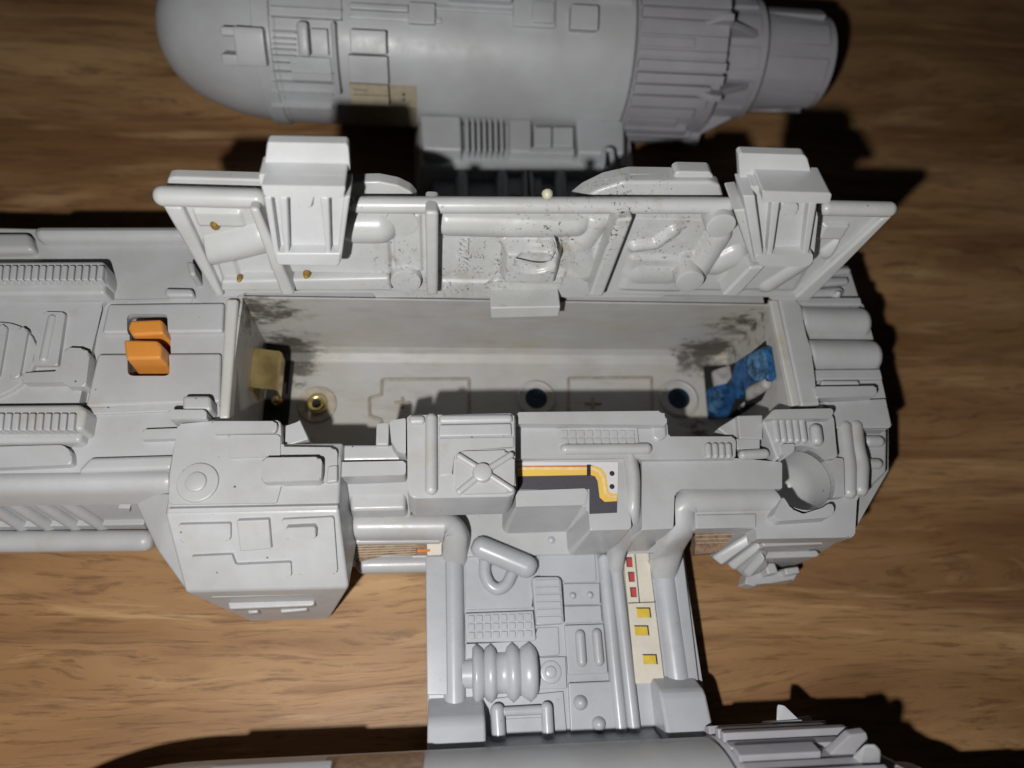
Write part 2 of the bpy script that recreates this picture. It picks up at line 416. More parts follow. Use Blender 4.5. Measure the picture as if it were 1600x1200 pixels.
hs([(-90,633),(124,631),(134,640),(128,672),(-90,674)], 3.42, bev=.06, draft=.04, name='grille')
hs([(-90,672),(128,672),(124,690),(-90,693)], 3.25, bev=.06, draft=.04, name='grille')
for i in range(16):
    x = 104 - i*12.4
    hs([(x+2,645),(x+13,645),(x+10,672),(x-.5,672)], 3.52, 3.3, bev=.03, name='ridge')
hs([(-90,700),(98,695),(112,706),(112,726),(-90,735)], 3.2, bev=.12, corner=.08, name='rail')
hs([(140,714),(272,710),(268,733),(118,738)], 3.14, bev=.06, name='bar')
hs([(222,671),(280,669),(280,685),(220,687)], 3.16, bev=.06, corner=.05, name='bar')
ridge('long_rail', [(-90,757),(262,752)], .22, GREY, fus, h=2.86, drop=.4)
rim_l = hs([(352,466),(372,466),(357,654),(341,654)], 3.22, bev=.05, name='rim', mat=RIM)
# orange two-tabbed switch in its slot
bmc = slab_bm(D, [D.hit(*q, 3.1) for q in ((199,491),(262,491),(266,588),(200,588))], 3.6, 2.2, 0, corner=.12)
cut([fus, p_up, p_lo], bmc)
sw = hs([(196,560),(262,560),(262,570),(196,570)], 2.5, 2.21, name='switch', mat=ORANGE, par=toy, label='orange two-tabbed slide switch')
hs([(203,500),(252,498),(256,521),(206,524),(199,512)], 3.36, 2.3, bev=.05, draft=.07, mat=ORANGE, par=sw, name='tab')
hs([(192,530),(246,531),(252,540),(251,560),(196,561)], 3.5, 2.3, bev=.05, draft=.05, mat=ORANGE, par=sw, name='tab')
# left side slope with slanted ribs
SS = Frame((0,3.88,2.85), (1,0,0), (0,-.38,-2.0))
SS.n = -SS.n if SS.n.y > 0 else SS.n
def ss(pts, top, base=-.05, **k): return hs(pts, top, base, fr=SS, **k)
for x in (-84,-42,0,42,84):
    P0, P1 = SS.at(8+x, 777, .05), SS.at(78+x, 822, .05)
    link('slanted_rib', tube_bm([P0, P1], [.13, .13], 10), GREY, fus)
ss([(184,794),(203,794),(203,801),(184,801)], .08, bev=.02, name='catch')
ss([(-90,823),(40,823),(225,819),(230,829),(40,832),(-90,834)], .12, bev=.04, name='ledge')
rod('lower_rail', [(-90,847),(225,845)], .23, GREY, fus, h=.95)
# ---- block A, the raised shoulder with the round button
XA0, XA1 = X(262, 760, 3.35), X(531, 760, 3.35)
YA = Y(795, 3.3); YB = Y(915, 2.35)
slope_n = [(YN,3.12),(YN-.35,3.28),(YA,3.3),(YB,2.35),(Y(962,.25),.25),(YN,.25)]
bm = bmesh.new()
xl = [XA0+.05, XA0, XA0, X(290,920,2.35), X(392,960,.25), XA0]
xr = [XA1-.02, XA1-.02, XA1, X(545,915,2.35), X(515,957,.25), X(565,930,.3)]
A = [bm.verts.new((x, y, z)) for x, (y, z) in zip(xl, slope_n)]; B = [bm.verts.new((x, y, z)) for x, (y, z) in zip(xr, slope_n)]
bmesh.ops.contextual_create(bm, geom=A); bmesh.ops.contextual_create(bm, geom=B)
for i in range(6): bm.faces.new((A[i], B[i], B[(i+1)%6], A[(i+1)%6]))
bmesh.ops.triangulate(bm, faces=[f for f in bm.faces if len(f.verts) > 4])
bmesh.ops.recalc_face_normals(bm, faces=bm.faces[:])
bmesh.ops.bevel(bm, geom=[e for e in bm.edges if e.calc_face_angle(0) > .3], offset=.13, segments=3, profile=.5, affect='EDGES', clamp_overlap=True)
blk = link('shoulder_block', bm, GREY, fus)
# its left wing plate
convex('side_plate', [D.at(266,771,3.0), D.at(205,771,2.45), D.at(228,820,2.4), D.at(246,860,2.4), D.at(292,924,2.15), D.at(300,800,3.1), D.at(330,915,2.28), D.at(320,925,.3), D.at(262,850,.3), D.at(300,772,.3)], GREY, fus)
hs([(278,663),(333,655),(438,657),(440,698),(521,699),(527,706),(527,752),(440,756),(432,786),(264,788),(262,742)], 3.36, 2.2, bev=.05, corner=.05, name='top_plate')
hs([(262,640),(322,640),(323,654),(264,655)], 3.5, bev=.07, corner=.05, name='bar')
hs([(284,617),(328,617),(331,641),(284,641)], 3.42, 2.2, bev=.06, name='step')
hs([(329,658),(430,658),(434,665),(430,676),(334,678)], 3.48, 2.6, bev=.07, corner=.06, name='bar')
hs([(355,680),(438,679),(438,713),(357,716)], 3.41, 3.2, bev=.04, corner=.05, name='panel')
hs([(409,715),(498,714),(503,720),(502,748),(496,751),(408,753)], 3.62, 3.2, bev=.08, corner=.08, name='raised_box')
hs([(512,728),(527,726),(527,752),(510,754)], 3.40, 3.1, bev=.03, name='step')
disc('round_button', 308, 753, 33, 3.2, 3.42, GREY, fus); disc('round_button', 305, 752, 17, 3.3, 3.47, GREY, fus)
hs([(462,662),(468,655),(482,686),(445,697),(446,664)], 3.1, 2.0, bev=.02, name='rim_wedge')
FA = Frame((0,YA,3.3), (1,0,0), (0,YB-YA,2.35-3.3))
if FA.n.z < 0: FA = Frame((0,YA,3.3), (-1,0,0), (0,YB-YA,2.35-3.3))
def fa(pts, top, base=-.08, **k): return hs(pts, top, base, fr=FA, **k)
fa([(278,820),(360,818),(360,842),(356,846),(286,849),(281,845)], .10, bev=.04, corner=.04)
fa([(369,814),(420,812),(424,858),(375,862)], .12, bev=.03)
fa([(440,812),(521,808),(527,893),(523,898),(468,899),(463,894),(460,870),(441,870)], .09, bev=.04, corner=.04)
fa([(446,825),(491,823),(494,829),(493,842),(448,844)], .25, bev=.05, corner=.04, name='bar')
fa([(298,870),(362,867),(368,883),(454,879),(455,899),(450,903),(318,906)], .10, bev=.04, corner=.03)
fa([(262,795),(528,790),(528,797),(262,803)], .03, bev=.02, name='crease')
def ld(pts, top, base=.3, bev=.04, **k): return hs(pts, top, base, bev=bev, name='ledge', **k)
ld([(322,925),(330,921),(514,916),(518,925),(512,928),(330,934)], 2.05, 1.8)
ld([(354,936),(490,931),(492,944),(486,947),(358,952)], 1.6, 1.3)
ld([(386,952),(404,951),(403,958),(387,959)], 1.2, .9); ld([(437,950),(481,947),(480,954),(438,958)], 1.2, .9)
# ---- middle section
XM1 = X(1060, 760, 3.0)
prism_x('near_side_wall', [(YN,3.0),(Y(716,3.0),3.0),(Y(744,2.8),2.75),(Y(800,2.1),2.1),(Y(838,1.5),1.5),(Y(875,1.0),1.0),(Y(875,1.0),.3),(YN,.3)], XA1-.3, X(640,760,3.), GREY, fus, bev=.05)
prism_x('near_side_wall', [(YN,3.0),(Y(716,3.0),3.0),(Y(716,3.0)-.25,1.2),(Y(870,1.2),1.15),(Y(870,1.2),.3),(YN,.3)], X(640,760,3.)-.02, XM1, GREY, fus, bev=.04)
hs([(588,661),(608,659),(607,695),(587,695)], 3.12, 2.6, bev=.03, name='stop')
hs([(608,658),(634,653),(634,709),(622,706),(611,690)], 3.5, 2.8, bev=.05, corner=.03, name='stop')
hs([(530,722),(634,720),(634,742),(530,745)], 3.18, 2.6, bev=.10, corner=.05, name='bar')
hs([(546,752),(634,750),(634,796),(548,798)], 2.45, 1.8, bev=.06, draft=.06, name='panel')
# box with the cross
box = hs([(636,649),(802,646),(806,656),(806,768),(797,776),(646,779),(637,770)], 3.80, 2.55, bev=.07, draft=.03, corner=.05, name='raised_box')
hs([(638,648),(664,648),(664,661),(639,662)], 3.88, 3.6, bev=.05, par=fus, name='bar')
hs([(686,647),(801,646),(802,659),(686,661)], 3.88, 3.6, bev=.05, par=fus, name='bar')
rod('rod', [(674,655),(674,764)], .115, GREY, fus, h=3.84)
hs([(686,663),(799,661),(800,680),(686,682)], 3.86, 3.6, bev=.035, name='panel')
hs([(686,684),(803,682),(803,700),(715,702),(708,712),(708,742),(686,744)], 3.83, 3.6, bev=.025, name='panel')
hs([(712,712),(722,705),(793,703),(804,713),(804,762),(796,770),(722,772),(711,764)], 3.87, 3.6, bev=.05, corner=.06, name='cross_panel')
for q in ((718,713),(798,711),(799,765),(718,768)):
    rod('cross_arm', [q, (756,737)], .065, GREY, fus, h=3.89, n=10)
disc('cross_boss', 754, 737, 15, 3.8, 3.99, GREY, fus)
# right of the box: grid, pill, printed panel
hs([(806,659),(1042,656),(1044,682),(1146,682),(1150,690),(1149,716),(1000,718),(985,714),(806,717)], 3.26, 2.1, bev=.05, draft=.02, corner=.04, name='top_plate')
hs([(806,644),(1034,642),(1042,650),(1042,665),(1032,664),(806,662)], 3.5, 2.0, bev=.08, corner=.06, name='bar')
hs([(1015,660),(1042,660),(1043,682),(1030,690),(1020,684)], 3.32, 3.1, bev=.05, name='step')
hs([(870,668),(996,666),(999,693),(873,695)], 3.30, 3.1, bev=.02, name='key_grid')
for r in range(2):
    for c in range(9):
        x, y = 876.5+c*13.0+r*.8, 672+r*12.2
        hs([(x,y),(x+10.6,y),(x+10.8,y+9.8),(x+.4,y+9.8)], 3.325, 3.2, bev=.012, name='key')
rod('pill', [(884,702),(1010,701)], .115, GREY, fus, h=3.27)
plate = hs([(806,716),(984,715),(986,827),(922,829),(919,796),(912,789),(806,792)], 3.12, 1.05, bev=.06, draft=.12, corner=.04, name='step_block')
st = hs([(808,722),(966,722),(964,801),(921,803),(921,764),(809,765)], 3.132, 3.11, bev=0, mat=HT_D, par=toy, name='pipe_sticker', label='printed sticker of an orange pipe on black')
def pr(pts, h, mat, par=None, name='printed_shape'): return hs(pts, h, h-.02, bev=0, mat=mat, par=par or st, name=name)
pr([(808,722),(966,722),(965,774),(952,773),(946,756),(940,732),(925,727),(808,728)], 3.138, HT_L)
pr([(808,728),(930,728),(940,732),(947,742),(951,768),(956,771),(965,771),(964,783),(945,784),(937,777),(934,752),(930,744),(922,742),(809,744)], 3.143, HT_O)
pr([(808,730),(928,730),(938,735),(944,744),(948,769),(954,775),(964,775),(964,777),(952,777),(944,770),(940,746),(935,738),(926,734),(808,734)], 3.147, HT_Y)
pr([(808,728),(920,727),(920,730),(808,730)], 3.150, HT_R)
pr([(917,726),(923,726),(923,743),(917,743)], 3.151, INK)
for y in (739.5, 760):
    disc('printed_dot', 956.5, y, 3.6, 3.13, 3.152, INK, st, bev=.001, n=14)
hs([(806,767),(916,763),(919,770),(914,789),(806,792)], 3.16, 3.0, bev=.04, corner=.03, name='panel')
# seam with curved rod
ridge('curved_rod', [(985,716,3.14),(990,745,3.14),(989,808,3.06),(983,838,2.4),(967,862,1.5),(963,895,1.1)], .14, GREY, fus, k=.5, drop=.35)
hs([(1003,716),(1150,716),(1222,722),(1222,764),(1065,764),(1054,772),(1052,826),(1003,828)], 3.10, 1.05, bev=.06, draft=.08, corner=.03, name='step_block')
hs([(1101,694),(1143,693),(1145,714),(1102,716)], 3.30, 3.1, bev=.03, corner=.03, name='panel')
for i in range(4): rod('ridge', [(1106.5+i*10.4,697),(1107.5+i*10.4,712)], .07, GREY, fus, h=3.29, n=10)
hs([(1150,685),(1188,686),(1188,702),(1152,702)], 3.15, 2.7, bev=.03, name='step')
rod('pill', [(1161,711),(1194,709)], .105, GREY, fus, h=3.16)
hs([(1122,669),(1152,650),(1155,683),(1140,683)], 3.05, 2.2, bev=.02, name='rim_wedge')
hs([(1152,649),(1192,648),(1192,686),(1156,685)], 3.20, 2.5, bev=.03, name='rim_wedge')
# big elbow pipe on the right, running on as a wing rod
pipe_r = ridge('elbow_pipe', [(1206,778,2.93),(1078,781,2.93),(1067,794,2.9),(1065,838,2.6),(1046,872,1.5),(1037,905,1.02)], .25, GREY, fus, k=.35, drop=.5, rise=.75)
pipe_l = ridge('elbow_pipe', [(562,820,1.85),(702,819,1.85),(711,834,1.7),(709,880,1.05)], .25, GREY, fus, k=.3, drop=.6, rise=.75)
hs([(552,838),(690,837),(690,848),(553,850)], 1.68, 1.2, bev=.05, name='ledge')
sk = Frame((0, Y(849,1.5), 1.5), (1,0,0), (0,-.55,-.45))
if sk.n.z < 0: sk = Frame((0, Y(849,1.5), 1.5), (-1,0,0), (0,-.55,-.45))
bs = hs([(554,849),(667,848),(668,868),(600,868),(562,878)], .03, -.2, bev=0, fr=sk, mat=BROWNS, par=toy, name='brown_sticker', label='curled brown sticker')
for i in range(5): hs([(558,853+i*4),(650,851+i*3.4),(650,852+i*3.4),(558,854.5+i*4)], .036, .0, bev=0, fr=sk, mat=TANS, par=bs, name='printed_line')
hs([(667,848),(690,847),(690,866),(668,868)], .04, -.2, bev=0, fr=sk, mat=CREAM, par=bs, name='printed_shape')
hs([(652,859),(672,858),(672,862),(652,863)], .046, 0, bev=0, fr=sk, mat=HT_R, par=bs, name='printed_shape')
rod('lower_rail', [(570,882),(664,880)], .20, GREY, fus, h=.95)
# ---- right block
hub_parts = []
hub_parts.append(hs([(1086,786),(1225,730),(1345,716),(1349,772),(1339,779),(1336,836),(1330,840),(1183,842),(1180,826),(1086,824)], 2.92, 2.45, bev=.06, corner=.03, name='top_plate'))
def lower_wedge():
    bm = bmesh.new()
    T = [D.at(1088,820,2.0), D.at(1183,832,2.2), D.at(1334,830,2.6), D.at(1388,735,2.3), D.at(1388,670,2.3), D.at(1230,650,2.3), D.at(1088,700,2.3)]
    Bt = [D.at(1150,858,.25), D.at(1195,880,.25), D.at(1262,876,.25), D.at(1322,800,.25), D.at(1332,670,.25), D.at(1230,670,.25), D.at(1105,790,.25)]
    a = [bm.verts.new(p) for p in T]; b = [bm.verts.new(p) for p in Bt]; n = len(a)
    bmesh.ops.contextual_create(bm, geom=a); bmesh.ops.contextual_create(bm, geom=b)
    for i in range(n): bm.faces.new((a[i], b[i], b[(i+1)%n], a[(i+1)%n]))
    bmesh.ops.triangulate(bm, faces=bm.faces[:]); bmesh.ops.recalc_face_normals(bm, faces=bm.faces[:])
    return link('lower_hull', bm, GREY, fus, ang=20)
hub_parts.append(lower_wedge())
hub_parts.append(pipe_r)
hub_parts.append(hs([(1192,657),(1207,642),(1300,640),(1303,655),(1311,712),(1306,716),(1225,722),(1214,716)], 3.30, 2.6, bev=.05, name='panel'))
hs([(1196,654),(1208,640),(1300,638),(1303,644),(1297,654)], 3.5, 3.0, bev=.07, corner=.04, name='bar')
for i in range(5): rod('ridge', [(1210+i*10.4,658),(1214+i*10.4,687)], .085, GREY, fus, h=3.32, n=10)
rod('pill', [(1274,672),(1276,688)], .13, GREY, fus, h=3.35)
hs([(1222,694),(1242,693),(1241,705),(1226,716)], 3.38, 3.1, bev=.04, corner=.03, name='step')
hub_parts.append(hs([(1224,776),(1236,795),(1255,803),(1280,796),(1297,786),(1303,790),(1303,802),(1292,809),(1218,814),(1208,806)], 3.18, 2.7, bev=.07, draft=.05, corner=.04, name='saddle'))
hub_parts.append(hs([(1262,700),(1300,716),(1318,716),(1320,776),(1286,779),(1262,760)], 3.14, 2.6, bev=.05, corner=.03, name='platform'))
hs([(1308,669),(1346,666),(1353,700),(1353,766),(1330,777),(1314,760),(1310,700)], 3.02, 2.2, bev=.06, corner=.05, name='folded_panel')
for pth in ([(1319,668),(1322,700),(1326,725),(1326,768)], [(1336,667),(1339,700),(1346,724),(1344,764)]):
    rod('side_rod', pth, .16, GREY, fus, h=2.98, k=.3)
hs([(1348,672),(1387,670),(1386,738),(1350,772)], 2.65, 1.9, bev=.05, name='step_block')
rod('pill', [(1356,690),(1372,690)], .13, GREY, fus, h=2.68); rod('pill', [(1358,725),(1370,725)], .12, GREY, fus, h=2.68)
# bowl-shaped socket
hu, hv = D.hit(1256, 748, 3.15); HR = .62
bowl = disc_bm(D, hu, hv, [(HR, 3.6)] + [(HR*math.cos(a), 3.02 - 1.15*math.sin(a)) for a in [math.pi/2*k/8 for k in range(0,9)][:-1]] + [(.01, 1.87)], 32)
HC = HR+.04
bm_cut = disc_bm(D, hu, hv, [(HC, 3.9)] + [(HC*math.cos(a)**.6, 2.7 - 1.1*math.sin(a)) for a in [math.pi/2*k/8 for k in range(0,8)]], 32)
bm_cut.faces.new([v for v in bm_cut.verts if abs(v.co.z-3.9) < 1e-4][:32])
cut(hub_parts, bm_cut)
bmd = disc_bm(D, hu, hv, [(HR+.03, 3.0), (HR+.005, 3.03)] + [(HR-.01, 2.9), (HR-.03, 2.45)] + [((HR-.035)*math.cos(a), 2.42 - .62*math.sin(a)) for a in [math.pi/2*k/8 for k in range(0,8)]] + [(.01, 1.80)], 32); bowl.free()
link('socket', bmd, GREY, fus, ang=60)
# step bars under the right block
FR = Frame((0, Y(842,2.55), 2.55), (1,0,0), (0, Y(912,.3)-Y(842,2.55), .3-2.55))
if FR.n.z < 0: FR = Frame(FR.o, (-1,0,0), FR.v)
for pts, t, b in (([(1190,847),(1284,845),(1289,850),(1194,854)], 2.1, .2), ([(1187,862),(1276,859),(1282,867),(1276,870),(1188,873)], 1.4, .2), ([(1196,880),(1211,879),(1217,895),(1200,898)], .9, .3), ([(1226,888),(1248,885),(1251,895),(1229,899)], .75, .3), ([(1190,893),(1215,893),(1248,896),(1240,908),(1205,908),(1180,916),(1164,912),(1168,896)], .55, .2)):
    hs(pts, t, b, bev=.04, name='ledge', draft=.02)
for a, b, c, d in (((1176,829,2.3),(1186,842,2.3),(1128,884,1.7),(1112,871,1.7)), ((1184,846,1.95),(1192,857,1.95),(1148,892,1.35),(1136,882,1.35)), ((1190,862,1.6),(1198,876,1.6),(1172,904,1.0),(1160,895,1.0))):
    P = [D.at(*q) for q in (a, b, c, d)]
    convex('diagonal_bar', P + [p + Vector((.1,.35,-.7)) for p in P], GREY, fus, .05)
convex('corner_block', [D.at(*q) for q in ((1180,836,1.9),(1198,848,1.9),(1124,866,1.3),(1140,882,1.1),(1164,903,.6),(1200,885,1.0),(1198,896,.25),(1156,892,.25),(1124,862,.8),(1130,856,.3),(1200,840,.3))], GREY, fus, .05)
s2 = hs([(1086,826),(1170,824),(1180,830),(1176,842),(1130,862),(1086,866)], 1.75, 1.5, bev=0, mat=BROWNS, par=toy, name='brown_sticker', label='brown sticker with a rounded end')
for y in (836, 842, 848): hs([(1088,y),(1160,y-2),(1160,y-1),(1088,y+1.2)], 1.755, 1.74, bev=0, mat=TANS, par=s2, name='printed_line')
hs([(1088,804),(1182,802),(1182,824),(1088,826)], 2.96, 2.5, bev=.03, name='panel')
# ---- right end of the fuselage
hs([(1203,464),(1262,414),(1326,416),(1340,462),(1352,482),(1364,528),(1378,596),(1394,664),(1384,672),(1250,672),(1245,640)], 2.95, .3, bev=.06, draft=-.25, name='tail_block')
hs([(1202,468),(1216,468),(1252,632),(1238,634)], 3.22, 2.6, bev=.04, name='rim', mat=RIM, label='rim edged with a yellowed stain')
hs([(1216,463),(1243,464),(1254,478),(1259,500),(1255,526),(1268,536),(1273,556),(1268,590),(1274,604),(1284,632),(1252,634)], 3.24, 2.8, bev=.05, name='panel')
hs([(1235,464),(1345,464),(1348,476),(1238,476)], 3.2, 2.8, bev=.04, name='bar')
def halfcyl(x0, x1, y0, y1, h0, r_up, name):
    a = D.at(x0, (y0+y1)/2, h0); b = D.at(x1, (y0+y1)/2, h0); ya, yb = Y(y0, h0, x1), Y(y1, h0, x1); ym = (ya+yb)/2; R = abs(ya-yb)/2
    bm = bmesh.new()
    xs = [(a.x, .88), (a.x+.06, .97), (a.x+.14, 1), (b.x-.14, 1), (b.x-.06, .97), (b.x, .88)]
    rings = [[bm.verts.new((x, ym+R*k*math.cos(math.pi*i/12), h0-.3+(r_up+.3)*k*math.sin(math.pi*i/12)**.7)) for i in range(13)] for x, k in xs]
    for p, q in zip(rings, rings[1:]):
        for i in range(12): bm.faces.new((p[i], p[i+1], q[i+1], q[i]))
    bm.faces.new(rings[0]); bm.faces.new(rings[-1][::-1])
    return link(name, bm, GREY, fus)
halfcyl(1244, 1352, 480, 527, 2.95, .30, 'half_round_bar'); halfcyl(1256, 1369, 531, 579, 2.95, .30, 'half_round_bar')
hs([(1266,577),(1376,576),(1380,592),(1270,594)], 3.06, 2.8, bev=.04, name='panel')
hs([(1284,594),(1340,594),(1344,600),(1284,601)], 3.14, 2.8, bev=.03, name='step')
hs([(1273,604),(1368,603),(1371,609),(1368,619),(1276,622)], 3.28, 2.8, bev=.07, corner=.04, name='bar')
hs([(1288,627),(1385,622),(1394,664),(1392,668),(1308,669),(1300,640)], 3.08, 2.6, bev=.05, name='panel')
rod('rod', [(1262,460),(1308,457)], .13, GREY, fus, h=3.02); disc('stud', 1312, 456, 8, 2.9, 3.25, GREY, fus, dome=True)
hs([(1290,432),(1326,432),(1328,442),(1280,446)], 3.12, 2.8, bev=.05, name='bar'); rod('rod', [(1303,425),(1322,424)], .1, GREY, fus, h=3.0)
# === battery compartment =======================================
comp = empty('battery_compartment', (0,0,0), toy)
def cbox(name, x0, x1, y0, y1, z0, z1, mat=COMP, par=None, bev=.01):
    bm = bmesh.new(); bmesh.ops.create_cube(bm, size=1)
    for v in bm.verts: v.co = Vector(((x0+x1)/2+v.co.x*(x1-x0), (y0+y1)/2+v.co.y*(y1-y0), (z0+z1)/2+v.co.z*(z1-z0)))
    if bev: bmesh.ops.bevel(bm, geom=bm.edges[:], offset=bev, segments=2, profile=.5, affect='EDGES', clamp_overlap=True)
    return link(name, bm, mat, par or comp)
FZ = .55
cbox('floor', XL-.01, XR+.01, YN, YF+.01, .3, FZ)
cbox('back_wall', XL, XR, YF-.02, YF+.03, .5, 3.12)
cbox('end_wall', XL-.03, XL+.02, YN, YF, .5, 3.12); cbox('end_wall', XR-.02, XR+.03, YN, YF, .5, 3.12)
cbox('front_wall', XL, XR, YN-.03, YN+.02, .5, 2.9)
prism_x('corner_fillet', [(YF+.01,FZ+.30),(YF-.03,FZ+.27),(YF-.10,FZ+.10),(YF-.30,FZ+.02),(YF-.32,FZ-.01),(YF+.01,FZ-.01)], XL+.02, XR-.02, COMP, comp, bev=.01)
XC = X(1100, 590, FZ)
LINE = simple('stained_ridge_plastic', (.34,.30,.25), .5, 0, .3, 4)
def fl(pts, name='raised_line', r=.04): rod(name, pts, r, LINE, comp, h=FZ, k=.03, n=8)
fl([(597,672),(596,656),(578,650),(577,622),(596,617),(597,593),(733,592),(733,680)])
fl([(888,690),(888,591),(1018,590),(1018,690)])
fl([(618,629),(640,629)], 'plus_mark'); fl([(629,622),(629,636)], 'plus_mark')
fl([(915,630),(938,630)], 'plus_mark'); fl([(926,623),(926,637)], 'plus_mark')
def rivet(px, py, inner, sym):
    o = disc('rivet_seat', px, py, 31, FZ-.05, FZ+.05, STAIN if sym else COMP, comp, bev=.03)
    if sym:
        ring('rivet_ring', px, py, 12, .075, FZ+.09, BRASSL, o); disc('rivet_hole', px, py, 9, FZ-.02, FZ+.065, DARK, o, bev=.01)
    else:
        disc('corroded_hole', px, py, 17, FZ-.02, FZ+.062, inner, o, bev=.01)
rivet(495, 631, None, True); rivet(838, 622, TEAL, False); rivet(1061, 622, TEAL, False)
ring('rivet_lip', 838, 622, 27, .035, FZ+.05, COMP, comp); ring('rivet_lip', 1061, 622, 27, .035, FZ+.05, COMP, comp)
# left brass contact, bent down from the end wall
def strip(name, prof, y0, y1, th, mat, par):
    """sheet bent along prof (x, z), from y0 to y1"""
    bm = bmesh.new(); n = len(prof); top, bot = [], []
    for i, (x, z) in enumerate(prof):
        a = prof[max(i-1,0)]; b = prof[min(i+1,n-1)]; t = Vector((b[0]-a[0], b[1]-a[1])).normalized(); nn = Vector((-t.y, t.x))
        top.append((x, z)); bot.append((x-nn.x*th, z-nn.y*th))
    loop = top + bot[::-1]
    A = [bm.verts.new((x, y0, z)) for x, z in loop]; B = [bm.verts.new((x, y1, z)) for x, z in loop]; m = len(loop)
    for i in range(m): bm.faces.new((A[i], B[i], B[(i+1)%m], A[(i+1)%m]))
    for i in range(n-1):
        bm.faces.new((A[i], A[i+1], A[m-2-i], A[m-1-i])); bm.faces.new((B[i], B[i+1], B[m-2-i], B[m-1-i]))
    return link(name, bm, mat, par, ang=50)
zc = 1.9
xk, xt = X(397,560,zc), X(437,560,zc)
lc = strip('brass_contact', [(XL+.02,1.2),(XL+.02,1.78),(XL+.05,1.88),(xk-.03,1.98),(xk+.03,1.98),(xt-.04,1.84),(xt,1.76),(xt-.02,1.3)], Y(608,zc), Y(549,zc), .05, BRASS, toy)
lc['label'] = 'clean golden brass battery contact'
cbox('contact_slot_shade', XL+.03, X(456,600,.6), Y(660,.7), YF-.25, .5, .58, DARK)  # black sheet painting in the shade under and beside the brass contact
disc('contact_rivet', 432, 625, 9, .55, .72, BRASS, lc, bev=.04)
# right corroded contact
EW = Frame((XR-.02, 0, 0), (0,-1,0), (0,0,1))
if EW.n.x > 0: EW = Frame((XR-.02, 0, 0), (0,1,0), (0,0,1))
slab('contact_slot_shade', [(1122,576),(1150,566),(1172,552),(1196,532),(1206,590),(1190,625),(1150,652),(1130,652)], .012, -.02, DARK, comp, fr=EW, bev=0)
slab('contact_slot_shade', [(1099,572),(1135,570),(1165,652),(1106,654)], FZ+.012, FZ-.1, DARK, comp, bev=0)
rc = slab('corroded_contact', [(1150,566),(1172,552),(1197,540),(1205,592),(1186,603),(1166,612),(1150,624),(1136,622),(1138,600)], .16, .04, CORR, toy, fr=EW, bev=.03, corner=.08)
rc['label'] = 'battery contact crusted with blue corrosion'
slab('crust', [(1168,556),(1194,542),(1202,590),(1180,596),(1166,580)], .19, .12, CORRL, rc, fr=EW, bev=.02, corner=.1)
slab('contact_foot', [(1106,607),(1122,601),(1142,598),(1150,622),(1138,650),(1108,652)], FZ+.12, FZ, CORR, rc, bev=.04, corner=.08)
slab('crust', [(1110,612),(1126,606),(1132,622),(1124,645),(1110,642)], FZ+.20, FZ+.1, CORRL, rc, bev=.02, corner=.1)
slab('pale_flap', [(1113,580),(1150,567),(1148,582),(1136,599),(1117,603)], FZ+.10, FZ, PALE, comp, bev=.02, corner=.05)
link('pale_spring', tube_bm([EW.at(1197,600,.12), EW.at(1176,612,.14), EW.at(1158,636,.12)], [.13,.16,.08], 12), PALE, comp)
# === battery cover =============================================
LID = Frame((0, 7.92, 3.4), (1,0,0), (0,.56,2.5))
cov = slab('battery_cover', [(252,318),(1398,332),(1384,346),(1268,466),(1262,470),(1205,470),(1195,457),(1043,457),(1035,466),(585,466),(583,456),(380,456),(372,465),(337,464)], 0, -.16, WHITE, toy, fr=LID, bev=.03)
cov['label'] = 'dirty white battery cover standing open'
def lid(pts, top, base=-.1, bev=.05, name='panel', mat=WHITE, par=None, corner=0., draft=0., label=None):
    return slab(name, pts, top, base, mat, par or cov, fr=LID, bev=bev, corner=corner, draft=draft, label=label)
lid([(262,279),(270,277),(412,281),(412,304),(258,300)], -.28, -.5, .05, 'outer_rail')
lid([(545,312),(548,285),(592,284),(622,290),(642,300),(652,312)], -.3, -.55, .04, 'round_step')
lid([(892,314),(912,298),(945,282),(985,273),(1054,274),(1054,314)], -.45, -.7, .04, 'round_step')
lid([(1052,314),(1054,272),(1060,268),(1110,269),(1115,275),(1116,314)], -.40, -.7, .04, 'round_step')
lid([(905,314),(935,297),(975,284),(1112,284),(1126,290),(1132,312)], -.25, -.5, .05, 'round_step')
lid([(253,322),(284,324),(350,464),(337,464)], .16, -.1, .05, 'edge_flange')
lid([(1398,337),(1378,342),(1240,468),(1268,468)], .16, -.1, .05, 'edge_flange')
for a in ([(388,326),(404,327),(461,462),(440,463)], [(664,331),(685,332),(684,462),(667,463)], [(964,343),(990,340),(942,465),(920,464)], [(1172,418),(1198,416),(1152,465),(1127,464)]):
    lid(a, .48, -.1, .05, 'rib')
lid([(345,440),(608,434),(613,455),(345,456)], .26, -.1, .05, 'ledge')
lid([(692,448),(762,446),(775,436),(905,434),(925,446),(920,464),(692,464)], .14, -.1, .08, 'ledge', corner=.08)
def lrod(name, pts, r, flat=1., n=12, k=.2, mat=WHITE, label=None): return rod(name, pts, r, mat, cov, fr=LID, k=k, flat=flat, n=n, label=label)
lrod('mould_flash', [(862,372,.45),(868,390,.5),(856,412,.45),(830,412,.48),(806,405,.45)], .018, n=6)
lrod('mould_flash', [(862,375,.4),(872,396,.5),(868,412,.3)], .03, n=6)
for x, y, r, t in ((628,349,26,.10), (634,441,24,.22)):
    disc('ejector_mark', x, y, r, -.05, t, WHITE, cov, fr=LID, bev=.03)
disc('boss', 1127, 354, 23, -.05, .42, WHITE, cov, fr=LID, bev=.04); disc('boss', 1078, 441, 22, -.05, .42, WHITE, cov, fr=LID, bev=.04)
